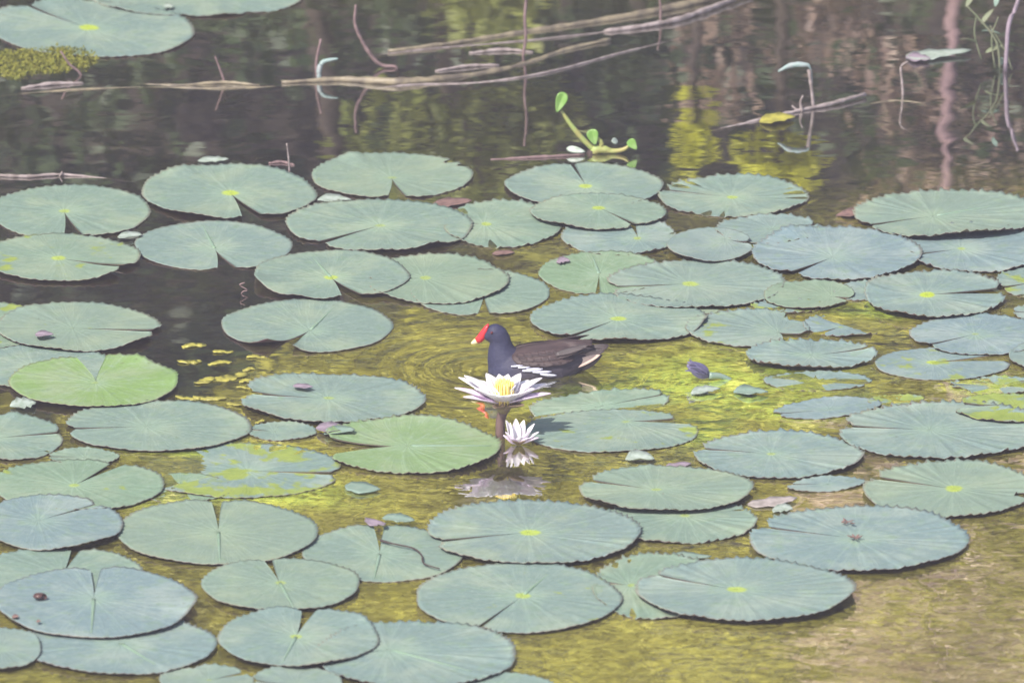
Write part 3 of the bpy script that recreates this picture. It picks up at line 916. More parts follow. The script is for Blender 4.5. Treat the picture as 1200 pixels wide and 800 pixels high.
# ------------------------------------------------------------------ small floating leaves and scraps
M_PALE = simple("pale_leaf", (0.33, 0.37, 0.33), (0.22, 0.27, 0.21), 60, 0.4)
M_LILAC = simple("lilac_petal", (0.27, 0.21, 0.25), (0.19, 0.15, 0.175), 60, 0.5)
M_YELLOW = simple("floating_yellow", (0.38, 0.34, 0.06), (0.22, 0.20, 0.04), 40, 0.5)
M_SILT = simple("silty_leaf", (0.36, 0.31, 0.29), (0.22, 0.19, 0.17), 50, 0.6)
M_BLUEGREEN = simple("bluegreen_leaf", (0.15, 0.22, 0.175), (0.20, 0.26, 0.21), 50, 0.4)
M_BROWN = simple("brown_leaf", (0.20, 0.12, 0.10), (0.12, 0.07, 0.06), 60, 0.7)


def leaf(cx, cy, w, h, ang, mat, label, bend=0.1, cup=0.2, z=0.004, cat="leaf", group="small leaves floating between the pads", name="floating_leaf"):
    p = mpp(cx, cy)
    V, F = blade_data(w * p, max(h * p / SP, 0.01), cup, bend, nu=9, nv=5, base=0.1)
    rg = np.random.default_rng(int(cx * 3 + cy))
    V = np.array(V)
    nr = len(V) // 10
    V[:, 1] *= np.repeat(np.tile(rg.uniform(0.6, 1.15, nr), 2), 5) if len(V) == nr * 10 else 1
    V[:, 1] += 0.12 * h * p / SP * np.sin(V[:, 0] / (w * p) * 3 + rg.uniform(0, 6))
    o = link_mesh(name, V, F, mat)
    a = at(cx, cy, z)
    rz = R(-ang)
    o.rotation_euler = (0, 0, rz)
    o.location = (a[0] - math.cos(rz) * w * p / 2, a[1] - math.sin(rz) * w * p / 2, z)
    return tag(o, label, cat, group)


leaf(425, 571, 44, 12, 10, M_BLUEGREEN, "small pointed leaf alone on the olive water in front of the green pad", cup=.05, bend=.05)
leaf(467, 609, 40, 10, 8, M_BLUEGREEN, "small pointed leaf at the back notch of the line-crossed pad", z=.008)
leaf(442, 614, 18, 10, -40, M_LILAC, "pinkish dead petal in the back notch of the line-crossed pad", cat="petal", z=.012)
leaf(811, 650, 46, 9, 5, M_BLUEGREEN, "slim smooth leaf floating behind the very large pad", cup=.03, bend=.02)
leaf(27, 474, 32, 14, -15, M_PALE, "pale shrivelled leaf under the edge of the bright green pad")
leaf(152, 277, 28, 9, 5, M_PALE, "little pale leaf between the speckled pad and the smooth pale pad")
leaf(392, 235, 40, 9, 0, M_PALE, "little pale leaf behind the broad second-row pad")
leaf(250, 190, 38, 8, 8, M_PALE, "curled whitish leaf at the back of the round yellow-centred pad", bend=.3)
leaf(750, 539, 34, 12, 0, M_PALE, "crumpled whitish leaf on the yellow weed behind the stained pad", bend=.15, cup=.3)
leaf(795, 545, 30, 9, 0, M_LILAC, "greyish lilac leaf on the yellow weed", cup=.05)
leaf(917, 597, 24, 11, 10, M_PALE, "little bluish leaf at the rear slit of the very large blue-green pad", cup=.1)
leaf(905, 588, 60, 12, -8, M_SILT, "greyish scummy leaf between the stained pad and the yellow weed", cup=.05, z=.002)
leaf(387, 502, 34, 12, 6, M_LILAC, "withered pinkish leaf behind the green folded pad", z=.006)
leaf(398, 508, 36, 12, -12, M_BLUEGREEN, "withered bluish leaf lying against the green folded pad", z=.006, bend=.3)
leaf(570, 588, 76, 14, -4, M_SILT, "drowned beige leaf behind the largest pad, in front of the reflection", z=-.006, cup=.02, bend=.0)
leaf(880, 460, 40, 11, -6, M_BLUEGREEN, "soft bluish leaf just behind the purple bud", z=.003)
leaf(827, 459, 38, 9, -18, M_PALE, "pale leaf lying in front of the purple bud", z=.004)
leaf(1100, 64, 78, 13, -3, M_PALE, "long whitish leaf afloat in front of the pink trunk's reflection", cup=.05)
leaf(1076, 69, 30, 11, 4, M_LILAC, "short lilac leaf beside the long whitish leaf", cup=.1)
leaf(911, 141, 44, 12, -8, M_YELLOW, "yellow leaf afloat beside the forked stick", z=.003)
leaf(480, 230, 30, 8, 0, M_BROWN, "brown drowned leaf in the notch of the torn pad", z=-.004, cup=0)
leaf(530, 238, 46, 12, 3, M_BROWN, "brown leaf between the torn pad and the small ribbed pad", z=.002, cup=.05)
leaf(590, 297, 26, 6, 4, M_BROWN, "brownish leaf scrap behind the moorhen's head between pads", z=.002)
leaf(660, 307, 16, 8, 0, M_LILAC, "pink petal at the edge of the plain green pad", cat="petal")
leaf(1010, 252, 60, 12, 4, M_BROWN, "ruddy leaf at the rear of the large blue pad", z=.002)
leaf(52, 392, 22, 8, 10, M_LILAC, "reddish petal lying on the slit pad near the left edge", cat="petal", z=.014)
leaf(355, 453, 24, 6, 8, M_LILAC, "pink petal stuck on the yellow-centred pad", cat="petal", z=.013)
leaf(198, 8, 12, 7, 0, M_PALE, "tiny white petal on the pad cut by the top edge", cat="petal", z=.008)
SCRAPS = [(228, 405, 30, 9, -15), (262, 412, 24, 7, -20), (222, 423, 26, 9, -25), (238, 445, 28, 9, -60), (268, 440, 48, 13, -22), (292, 432, 16, 7, -5),
                                     (290, 446, 20, 8, -10), (286, 454, 18, 5, 0), (220, 466, 30, 7, 5), (246, 465, 40, 9, -3), (277, 472, 22, 7, 35), (305, 493, 12, 6, 0),
                                     (258, 425, 30, 7, -15), (300, 418, 22, 6, -10)]
for i, (x, y, w, h, a) in enumerate(SCRAPS):  # flat yellow scraps built in place of mirrored foliage
    p = mpp(x, y)
    rg = np.random.default_rng(100 + i)
    nn, L2, W2 = 12, w * p * 0.5, h * p / SP * 0.30
    ca, sa = math.cos(R(-a)), math.sin(R(-a))
    V = []
    for zz in (0.0, -0.0012):
        for t in np.linspace(0, 1, nn):
            wd = W2 * (math.sin(math.pi * (0.08 + 0.84 * t)) ** 0.5)
            for e, q in ((-1, rg.uniform(.45, 1.15)), (1, rg.uniform(.45, 1.15))):
                lx, ly = (t * 2 - 1) * L2, e * q * wd + W2 * 0.5 * math.sin(2.2 * t + i)
                V.append((lx * ca - ly * sa, lx * sa + ly * ca, zz + 0.0015 * math.sin(5 * t + i)))
    F = []
    m2 = nn * 2
    for k in range(nn - 1):
        b_ = 2 * k
        F += [(b_, b_ + 2, b_ + 3, b_ + 1), (m2 + b_, m2 + b_ + 1, m2 + b_ + 3, m2 + b_ + 2), (b_, m2 + b_, m2 + b_ + 2, b_ + 2), (b_ + 1, b_ + 3, m2 + b_ + 3, m2 + b_ + 1)]
    F += [(0, 1, m2 + 1, m2), (m2 - 2, 2 * m2 - 2, 2 * m2 - 1, m2 - 1)]
    o = link_mesh("reflection_scrap", V, F, M_YELLOW)
    o.location = at(x, y, 0.0015 + .0006 * (i % 4))
    tag(o, "torn yellow scrap standing for reflected foliage on the dark water behind the pink-stained pad", "leaf scrap", "yellow scraps on the dark water")

# snail and flecks on pads
M_SNAIL = simple("snail_shell", (0.05, 0.025, 0.025), (0.10, 0.05, 0.04), 120, 0.3)
V, F = [], []
for i in range(28):
    t = i / 27
    a = t * 4.2 * math.pi
    rr = 0.013 * (1 - t) + 0.001
    c = np.array([math.cos(a) * 0.010 * (1 - t), math.sin(a) * 0.010 * (1 - t), 0.010 + 0.008 * t])
    for j in range(8):
        b = 2 * math.pi * j / 8
        V.append(c + np.array([math.cos(a) * math.cos(b), math.sin(a) * math.cos(b), math.sin(b) * 0.8]) * rr * 0.75)
for i in range(27):
    for j in range(8):
        F.append((i * 8 + j, i * 8 + (j + 1) % 8, (i + 1) * 8 + (j + 1) % 8, (i + 1) * 8 + j))
F.append(tuple(range(8)))
F.append(tuple(range(27 * 8, 28 * 8)))
sn = link_mesh("snail", V, F, M_SNAIL)
sn.location = at(46, 703, 0.0125)
sn.scale = (0.8, 0.8, 0.75)
tag(sn, "dark round snail on the large bluish pad", "snail")
for x, y, s in ((18, 723, 8), (45, 728, 5)):
    V, F = blade_data(s * mpp(x, y), s * mpp(x, y) * 1.6, .3, .3)
    o = link_mesh("brown_crumb", V, F, M_BROWN)
    o.location = at(x - s / 2, y, 0.0185)
    tag(o, "larger brown crumb near the snail" if s == 8 else "tiny brown crumb in front of the snail", "crumb")
for i, (x, y) in enumerate(((992, 612), (1006, 630))):
    root = empty("dry_floret", at(x, y, 0.013))
    tag(root, "brown dry floret behind the centre of the very large pad" if i == 0 else "brown dry floret at the centre of the very large pad", "dry floret")
    for k in range(6):
        V, F = blade_data(0.012 + 0.006 * random.random(), 0.005, .2, .3)
        o = link_mesh("floret_petal", V, F, M_BROWN, root)
        o.rotation_euler = (0, -0.15, k * 1.05 + random.uniform(-.3, .3))
        o.location = (random.uniform(-.012, .012), random.uniform(-.006, .006), 0.001)

# purple bud
M_PURPLE = simple("purple_bud", (0.085, 0.08, 0.15), (0.14, 0.12, 0.21), 30, 0.5, stretch=(1, 8, 1))
root = empty("lily_bud", at(820, 446))
tag(root, "drooping purple bud lying on the bright algae", "flower bud")
for k in range(9):
    V, F = blade_data(0.055, 0.022, .4, -.25 + .05 * (k % 3), nu=8)
    o = link_mesh("bud_petal", V, F, M_PURPLE, root)
    o.rotation_euler = (k * 0.7, -R(24 + 5 * (k % 3)), R(188 + random.uniform(-9, 9)))
    o.location = (0.02, 0.0, 0.010 + 0.003 * (k % 3))
tube("stalk", [(0.02, 0, 0.012), (0.05, .01, 0.006), (0.09, 0.02, -0.02)], (0.008, 0.006, 0.005), M_BLUEGREEN, root, 7)

# ------------------------------------------------------------------ sticks and twigs
M_STICK = simple("weathered_stick", (0.30, 0.25, 0.24), (0.15, 0.12, 0.11), 40, 0.8, 0.2, 0.004, (1, 1, 1))
M_WET = simple("wet_stick", (0.23, 0.19, 0.12), (0.10, 0.08, 0.06), 30, 0.5, 0.4, 0.004)
M_TWIG = simple("red_twig", (0.20, 0.135, 0.13), (0.12, 0.08, 0.078), 60, 0.7, 0.2, 0.002)
M_WHITE = simple("bleached_stem", (0.27, 0.29, 0.29), (0.20, 0.29, 0.27), 50, 0.6)


def stick(pts, rad, mat, label, name="stick", zs=None, group=None, subs=()):
    rad = [q * .72 for q in rad]
    P_ = [at(x, y, 0.0) for x, y in pts]
    for i, p in enumerate(P_):
        p[2] = zs[i] if zs else 0.003
    loc = tuple(P_[0])
    o = tube(name, P_, rad, mat, None, 8, 7, 0.28, loc)
    tag(o, label, "stick", group)
    for sp, sr in subs:
        Y = at(*sp[0], 0.0)[1]
        tube("side_twig", [up(x, y, Y) for x, y in sp], sr, mat, o, 6, 4, 0.1, loc)
    return o


def twig(base, pts, rad, mat, label, name="twig", below=True):
    rad = [q * .78 for q in rad]
    Y = at(*base, 0.0)[1]
    P_ = [up(x, y, Y) for x, y in [base] + list(pts)]
    if below:
        P_ = [P_[0] + np.array([0, 0, -0.05])] + P_
    loc = tuple(at(*base, 0.0))
    return tag(tube(name, P_, rad, mat, None, 8, 5, 0.1, loc), label, "twig")


GS = "sticks floating at the back of the pond"
stick([(455, 62), (520, 54), (600, 40), (680, 29), (760, 16), (850, -2), (920, -18)], (0.006, 0.008, 0.010, 0.012, 0.014, 0.015), M_WET, "long straight stick floating highest across the back water", zs=[.004, .004, .0, .002, .003, .006, .008], group=GS, subs=[([(462, 60), (448, 66), (440, 68)], (0.006, 0.003))])
stick([(330, 98), (400, 95), (470, 99), (540, 90), (610, 76), (660, 60), (715, 48)], (0.006, 0.010, 0.013, 0.011, 0.010, 0.008, 0.007), M_WET, "long knobbly stick floating across the back water behind the plant", zs=[.003, .004, .007, .0, -.002, .001, .004], group=GS)
stick([(708, 38), (760, 32), (800, 24), (840, 10), (880, -6)], (0.007, 0.009, 0.011, 0.010), M_STICK, "short pale stick beside the longest floating stick", zs=[.002, .005, .006, .007, .01], group=GS)
stick([(510, 84), (548, 79), (585, 77)], (0.004, 0.006, 0.004), M_STICK, "thin pale stick end rising just behind the knobbly stick", zs=[.001, .004, .001], group=GS)
stick([(550, 63), (590, 60), (625, 62)], (0.004, 0.006, 0.003), M_STICK, "pale splinter lying by the upright twig's foot", zs=[.001, .004, .001], group=GS)
stick([(25, 104), (60, 100), (98, 98)], (0.004, 0.007, 0.004), M_STICK, "short lilac-grey stick under the yellow moss", zs=[.001, .004, .001], group=GS)
stick([(160, 98), (210, 100), (262, 98), (304, 101)], (0.003, 0.005, 0.006, 0.003), M_WET, "thin dark stick with a forked twig standing on it", zs=[-.002, .0, .003, .002], group=GS)
stick([(0, 207), (35, 208), (76, 206), (160, 211)], (0.005, 0.005, 0.004, 0.002), M_STICK, "thin straight stick at the left edge behind the pads", zs=[.003, .003, .003, -.006], group=GS, subs=[([(70, 207), (73, 201)], (0.003, 0.002))])
stick([(575, 187), (630, 185), (685, 182)], (0.003, 0.005, 0.004), M_TWIG, "reddish stick behind the pad below the water plant", zs=[.0, .002, .002], group=GS)
stick([(836, 152), (880, 143), (936, 131), (975, 124), (1014, 114)], (0.004, 0.005, 0.006, 0.008, 0.006), M_STICK, "pale forked stick floating before the bent bleached stem", zs=[-.004, .0, .003, .006, .008], group=GS, subs=[([(940, 131), (938, 120), (941, 112)], (0.004, 0.002)), ([(936, 131), (928, 124)], (0.003, 0.002))])
stick([(315, 192), (330, 191), (345, 194)], (0.004, 0.006, 0.003), M_TWIG, "short brown stick at the foot of a thin upright twig", zs=[.001, .003, .001], group=GS)
stick([(1000, 100 + 25), (1050, 118), (1100, 124)], (0.002, 0.003, 0.002), M_WET, "faint drowned stick in front of the long whitish leaf", zs=[-.003, .0, -.003], group=GS)
stick([(-10, 112), (80, 106), (170, 102), (260, 104), (340, 100)], (0.0025, 0.004, 0.003, 0.004, 0.003), M_WET, "thin drowned twig running under the moss and the forked twig", zs=[-.004, .0005, -.002, .001, -.003], group=GS)
stick([(420, 106), (480, 100), (560, 97), (640, 86), (730, 62), (800, 44)], (0.002, 0.0035, 0.003, 0.004, 0.003, 0.002), M_STICK, "thin crooked twig lying just in front of the knobbly stick", zs=[-.003, .001, .0, .002, .001, -.002], group=GS)
stick([(430, 66), (500, 58), (570, 52), (660, 44), (720, 36)], (0.002, 0.003, 0.0025, 0.003, 0.002), M_STICK, "hair-thin twig floating in front of the longest straight stick", zs=[-.002, .001, .0, .002, -.001], group=GS)
twig((613, 66), [(616, 45), (615, 20), (617, -10), (614, -40)], (0.0045, 0.0045, 0.005, 0.0045, 0.004), M_TWIG, "tall reddish upright twig rising out of the top edge")
twig((465, 80), [(449, 77), (437, 68), (424, 48), (416, 28), (417, 6)], (0.004, 0.005, 0.006, 0.006, 0.005, 0.004), M_TWIG, "curved reddish twig leaning over the knobbly stick")
twig((372, 90), [(371, 72), (376, 46)], (0.006, 0.006, 0.004), M_TWIG, "upright brown twig beside the white curl")
twig((374, 92), [(374, 82), (378, 73), (388, 70), (396, 69)], (0.006, 0.007, 0.008, 0.006, 0.003), M_WHITE, "curled white shoot against the brown twig")
twig((263, 98), [(258, 82), (252, 66)], (0.004, 0.004, 0.003), M_TWIG, "slanting pale twig on the thin dark stick")
twig((95, 88), [(82, 76), (71, 60)], (0.004, 0.004, 0.003), M_TWIG, "slanting twig in front of the yellow moss")
twig((339, 200), [(338, 184), (336, 168)], (0.003, 0.003, 0.002), M_STICK, "hair-thin upright twig behind the round yellow-centred pad")
twig((774, 24), [(774, 8), (771, -10)], (0.004, 0.004, 0.003), M_TWIG, "reddish twig tip at the top edge above the pale stick")
twig((1058, 112), [(1057, 95), (1056, 78), (1065, 72)], (0.004, 0.004, 0.004, 0.002), M_STICK, "thin hooked twig by the lilac leaf")
twig((953, 127), [(951, 105), (948, 82)], (0.005, 0.005, 0.005, 0.006), M_STICK, "slim stalk holding up the bent bleached stem")
o = twig((952, 126), [(950, 82), (940, 76), (926, 77), (912, 84)], (0.002, 0.003, 0.009, 0.008, 0.003), M_WHITE, "bent bleached stem arched over the floating stick", name="bleached_stem", below=False)
twig((283, 344), [(290, 340), (281, 334), (287, 331)], (0.002, 0.002, 0.002), M_TWIG, "tiny pink curled tendril on dark water beside the notched pads", name="tendril")
# dark curved line, a thin tube across a pad
M_DARKLINE = simple('dark_line', (0.06, 0.04, 0.035), None, 60, 0.7)
P_ = [at(x, y, 0.0085) for x, y in ((446, 633), (462, 637), (484, 642), (494, 650), (497, 660), (515, 666))]
tag(tube("curved_line", P_, (0.003, 0.0018, 0.0018, 0.002, 0.0018, 0.0014), M_DARKLINE, None, 6, 5, 0.1, tuple(P_[0])), "dark thin line curving across the pad with the back notch", "stalk")

# moss cushion at the upper corner: low tufts
M_MOSS = simple("yellow_moss", (0.20, 0.19, 0.035), (0.11, 0.12, 0.025), 60, 0.9, 0.1)
mc = []
rg = np.random.default_rng(21)
for _ in range(60):
    x, y = rg.uniform(-20, 100), rg.uniform(62, 90)
    if y > 92 - 0.18 * max(x, 0):
        continue
    c = at(x, y)
    mc.append((c[0], c[1], 0.002, 0.03, 0.05, 0.008))
ms = leaf_cloud("moss", mc, 6000, 0.009, M_MOSS)
tag(ms, "yellow-green moss on the water in front of the corner pad", kind="stuff")

# ------------------------------------------------------------------ floating algae, thin ragged mats just under and at the surface
M_ALGAE = simple("algae", (0.28, 0.33, 0.06), (0.18, 0.23, 0.045), 22, 0.8, 0.2)
M_ALGAE2 = simple("golden_weed", (0.42, 0.38, 0.12), (0.28, 0.25, 0.08), 22, 0.8, 0.2)


def strands(name, boxes, n, mat, label, thr=-0.1, z0=-0.016, amp=0.009):
    V, F = [], []
    for _ in range(n):
        cx, cy, rx, ry = boxes[RNG.integers(len(boxes))]
        a = RNG.uniform(0, 6.28)
        q = math.sqrt(RNG.uniform())
        c = at(cx + rx * q * math.cos(a), cy + ry * q * math.sin(a))
        d = RNG.normal(0.0, 0.5)
        L, W = RNG.uniform(0.006, 0.026), RNG.uniform(0.0012, 0.0045)
        if vnoise(c[0:1] * 1.0, c[1:2] * 1.0, 31, 3, 22.0)[0] + RNG.normal(0, .2) < thr:
            continue
        base = len(V)
        ph = RNG.uniform(0, 6.28)
        z = z0 + RNG.uniform(-amp, amp)
        for i in range(4):
            t = i / 3
            x = c[0] + math.cos(d) * L * (t - .5)
            y = c[1] + math.sin(d) * L * (t - .5) + 0.004 * math.sin(3 * t + ph)
            w = W * (1 - abs(2 * t - 1) * 0.6)
            zz = z + 0.002 * math.sin(4 * t + ph)
            V += [(x, y - w, zz), (x, y + w, zz + 0.001)]
        for i in range(3):
            F.append((base + 2 * i, base + 2 * i + 2, base + 2 * i + 3, base + 2 * i + 1))
    o = link_mesh(name, V, F, mat)
    return tag(o, label, kind="stuff")


strands("algae", [(860, 445, 150, 40), (900, 470, 120, 30), (700, 462, 90, 16), (250, 525, 110, 14), (290, 580, 110, 20), (880, 275, 60, 10), (1170, 460, 50, 18), (800, 500, 60, 30), (1010, 372, 60, 10)],
        26000, M_ALGAE, "bright green algae floating round the purple bud and pads", thr=-0.35)
strands("pond_weed", [(700, 760, 170, 45), (900, 760, 180, 40), (690, 545, 110, 30), (440, 590, 90, 40), (510, 400, 90, 34), (930, 590, 60, 18), (560, 395, 120, 30), (800, 640, 60, 14), (420, 520, 60, 20)],
        12000, M_ALGAE2, "golden water weed drifting just below the surface", z0=-0.020, amp=0.012)

# ------------------------------------------------------------------ water plant
M_MARSH = simple("marsh_green", (0.12, 0.145, 0.075), (0.16, 0.16, 0.10), 40, 0.6)
M_HYA = simple("plant_leaf", (0.16, 0.32, 0.05), (0.24, 0.38, 0.12), 30, 0.35, trans=0.2)
M_STEM = simple("plant_stem", (0.24, 0.34, 0.09), (0.30, 0.26, 0.09), 25, 0.5)
M_ROOT = simple("plant_root", (0.05, 0.03, 0.025), None, 60, 0.8)
HB = at(697, 180)
HY = HB[1]
root = empty("water_plant", HB)
tag(root, "small green water plant with one tall spoon-leaf stem behind the pads", "water plant")


def hloc(pts):
    return [up(x, y, HY) for x, y in pts]


tube("crown_base", hloc([(690, 184), (697, 176), (706, 175), (716, 176)]), (0.007, 0.011, 0.010, 0.005), M_STEM, root, 8, 4, 0.1, HB)
tube("root", hloc([(694, 176), (692, 186), (695, 195)]), (0.010, 0.012, 0.005), M_ROOT, root, 8, 4, 0.15, HB)
st1 = tube("leaf_stem", hloc([(696, 176), (682, 162), (668, 145), (658, 130)]), (0.006, 0.0065, 0.0055, 0.0035), M_STEM, root, 8, 4, 0.03, HB)
tube("leaf_stem", hloc([(700, 176), (705, 168), (698, 160)]), (0.006, 0.006, 0.004), M_STEM, root, 8, 4, 0.03, HB)
tube("leaf_stem", hloc([(706, 176), (720, 177), (731, 175), (738, 170)]), (0.007, 0.006, 0.005, 0.003), M_STEM, root, 8, 4, 0.03, HB)


def round_leaf(px, py, w, h, ang, fold):
    p = mpp(px, py)
    V, F = [], []
    nr, nt_ = 5, 20
    for s in (0, 1):
        V.append((0, 0, -s * .0015))
        for i in range(1, nr + 1):
            for j in range(nt_):
                t = 2 * math.pi * j / nt_
                x, z = math.cos(t) * w * p / 2 * i / nr * (0.72 + 0.36 * math.sin(t)), math.sin(t) * h * p / 2 * i / nr * (1.0 if math.sin(t) > 0 else 1.25)
                V.append((x, z, abs(x) * fold - s * .0015))
    n1 = 1 + nr * nt_
    for s in (0, 1):
        o_ = s * n1
        for j in range(nt_):
            j2 = (j + 1) % nt_
            f = (o_, o_ + 1 + j, o_ + 1 + j2)
            F.append(f if s == 0 else f[::-1])
            for i in range(nr - 1):
                a = o_ + 1 + i * nt_
                f = (a + j, a + nt_ + j, a + nt_ + j2, a + j2)
                F.append(f if s == 0 else f[::-1])
    a = 1 + (nr - 1) * nt_
    for j in range(nt_):
        j2 = (j + 1) % nt_
        F.append((a + j, n1 + a + j, n1 + a + j2, a + j2))
    o = link_mesh("leaf_blade", V, F, M_HYA, root)
    o.rotation_euler = (R(78), R(ang), 0)
    o.location = up(px, py, HY) - HB + np.array([0, -0.006, 0])


round_leaf(657, 118, 17, 22, 20, .35)
round_leaf(695, 159, 17, 17, -15, .35)
round_leaf(741, 168, 14, 13, -40, .2)
for k, (x, y, a, m_) in enumerate(((672, 170, 25, M_PALE), (725, 162, -35, M_PALE))):
    V, F = blade_data(0.045 if k == 0 else 0.02, 0.016, .3, -.4)
    o = link_mesh("withered_leaf", V, F, m_, root)
    o.rotation_euler = (R(60), 0, R(-a))
    o.location = up(x - 8, y + 4, HY) - HB
# marsh plant at the upper right
MB = at(1176, 84)
root = empty("marsh_plant", MB)
tag(root, "straggly pale green marsh plant at the upper right edge", "marsh plant")
for pts, rr, mm in (([(1172, 84), (1168, 50), (1150, 25), (1132, 6)], (.002, .003, .0025, .0015), M_MARSH), ([(1178, 84), (1182, 30), (1190, 10), (1196, -10)], (.005, .0055, .005, .004), M_LILAC),
                    ([(1150, 70), (1142, 40), (1144, 20)], (.0018, .0018, .0012), M_MARSH), ([(1166, 80), (1162, 45), (1170, 20)], (.0018, .0018, .0012), M_MARSH), ([(1186, 82), (1178, 60), (1160, 30)], (.0018, .0018, .0012), M_MARSH)):
    tube("stem", [up(x, y, MB[1]) for x, y in pts], rr, mm, root, 6, 4, 0.05, MB)
for x, y, L, a, t, mm in ((1166, 8, .05, 60, 60, M_BLUEGREEN), (1150, 28, .05, 30, 50, M_MARSH), (1132, 8, .05, 40, 50, M_MARSH), (1172, 40, .045, 160, 20, M_BLUEGREEN), (1160, 35, .05, 120, 30, M_MARSH), (1175, 68, .05, 90, -30, M_BLUEGREEN), (1145, 50, .05, 200, 30, M_MARSH), (1155, 62, .05, 10, 30, M_MARSH)):
    V, F = blade_data(L, 0.013, .2, -.5)
    o = link_mesh("leaf_blade", V, F, mm, root)
    o.rotation_euler = (R(30), -R(t), R(a))
    o.location = up(x, y, MB[1]) - MB

# ------------------------------------------------------------------ white water lilies
def petal_mat():
    m, nt, b = new_mat("white_petal")
    n = N(nt)
    g = n.node("ShaderNodeNewGeometry")
    tc = n.node("ShaderNodeTexCoord").outputs["Object"]
    f = n.noise(n.mapping(tc, (10, 60, 10)), 6.0, 3)
    c = n.mix(n.ramp(f, .45, .8), (0.86, 0.84, 0.85), (0.80, 0.74, 0.81))
    c = n.mix(g.outputs["Backfacing"], c, (0.80, 0.74, 0.80))
    n.link(c, b.inputs["Base Color"])
    b.inputs["Roughness"].default_value = 0.5
    t = n.node("ShaderNodeBsdfTranslucent")
    t.inputs[0].default_value = (0.85, 0.75, 0.83, 1)
    mx = n.node("ShaderNodeMixShader")
    mx.inputs[0].default_value = 0.25
    n.link(b.outputs[0], mx.inputs[1])
    n.link(t.outputs[0], mx.inputs[2])
    n.link(mx.outputs[0], nt.nodes["Material Output"].inputs[0])
    return m


M_PETAL = petal_mat()
M_PINKPETAL = simple("mauve_petal", (0.66, 0.50, 0.68), (0.78, 0.68, 0.78), 50, 0.5, trans=0.15)
M_STAMEN = simple("stamen_yellow", (0.80, 0.62, 0.12), (0.85, 0.72, 0.28), 60, 0.5)
M_CALYX = simple("calyx", (0.20, 0.15, 0.06), (0.15, 0.10, 0.07), 40, 0.5)
M_FSTEM = simple("flower_stem", (0.14, 0.085, 0.08), (0.10, 0.06, 0.05), 40, 0.5)


def petal(parent, az, el, L, W, mat, base, cup=.4, bend=-.06, name="petal", roll=0.0):
    V, F = blade_data(L, W * 1.25, cup, bend, nu=11, nv=7, base=.35, thick=.0015)
    o = link_mesh(name, V, F, mat, parent)
    m = Matrix.Translation(Vector(base)) @ Matrix.Rotation(R(az), 4, 'Z') @ Matrix.Rotation(-R(el), 4, 'Y') @ Matrix.Rotation(R(roll), 4, 'X')
    o.matrix_local = m
    return o


FB = at(586, 513)
FY = FB[1]
fl = empty("water_lily", FB)
tag(fl, "open white water lily with yellow stamens on a brown stem in front of the moorhen", "flower")
hub = up(590, 474, FY) - FB
tube("stem", [(-.004, 0, -.08), (0, 0, -.005), (0.001, 0, hub[2] * .5), (hub[0], 0, hub[2] - .012)], (0.010, 0.0105, 0.010, 0.011), M_FSTEM, fl, 10)
tube("calyx", [(hub[0], 0, hub[2] - .018), (hub[0], 0, hub[2] - .008), (hub[0], 0, hub[2] + .004), (hub[0], 0, hub[2] + .012)], (0.011, 0.017, 0.020, 0.017), M_CALYX, fl, 12)
hb = (hub[0], 0, hub[2])
for az, el, L, W, mt in ((177, 21, .110, .024, M_PINKPETAL), (3, 15, .104, .026, M_PINKPETAL), (192, 17, .090, .024, M_PINKPETAL), (-14, 20, .096, .024, M_PINKPETAL),
                         (165, 30, .112, .030, M_PETAL), (14, 25, .102, .030, M_PETAL), (135, 28, .085, .03, M_PETAL), (45, 28, .085, .03, M_PETAL), (90, 28, .08, .03, M_PETAL), (110, 30, .08, .03, M_PETAL),
                         (172, 38, .104, .032, M_PETAL), (8, 36, .100, .032, M_PETAL), (203, 36, .080, .032, M_PETAL), (-22, 34, .084, .032, M_PETAL),
                         (232, 38, .064, .034, M_PETAL), (-52, 38, .064, .034, M_PETAL), (262, 38, .060, .034, M_PETAL), (285, 38, .060, .034, M_PETAL),
                         (150, 62, .066, .032, M_PETAL), (30, 62, .066, .032, M_PETAL), (70, 66, .066, .032, M_PETAL), (110, 66, .066, .032, M_PETAL), (50, 46, .08, .032, M_PETAL), (130, 46, .08, .032, M_PETAL), (188, 62, .052, .028, M_PETAL), (-8, 62, .052, .028, M_PETAL),
                         (225, 46, .036, .026, M_PETAL), (-45, 46, .036, .026, M_PETAL)):
    petal(fl, az, el, L, W, mt, hb)
for az in (20, 100, 165, 250, 320):
    petal(fl, az, 8, .060, .022, M_CALYX, (hub[0], 0, hub[2] - .006), .5, .3, "sepal")
V, F = [], []
rg = np.random.default_rng(3)
for k in range(70):
    a, q = k * 2.399, math.sqrt((k + .5) / 70) * .020
    b0_ = np.array([hub[0] + .001 + math.cos(a) * q, math.sin(a) * q, hub[2] + .004])
    t0 = b0_ + np.array([math.cos(a) * q * .05, math.sin(a) * q * .05, .057 - q * .5 + rg.uniform(-.004, .004)])
    v, f = tube_data([b0_, (b0_ + t0) / 2 + rg.normal(0, .0006, 3), t0], (.0018, .0021, .0011), 5, 2)
    F += [tuple(i + len(V) for i in g) for g in f]
    V += v
sm = link_mesh("stamens", V, F, M_STAMEN, fl)
sm["kind"] = "stuff"

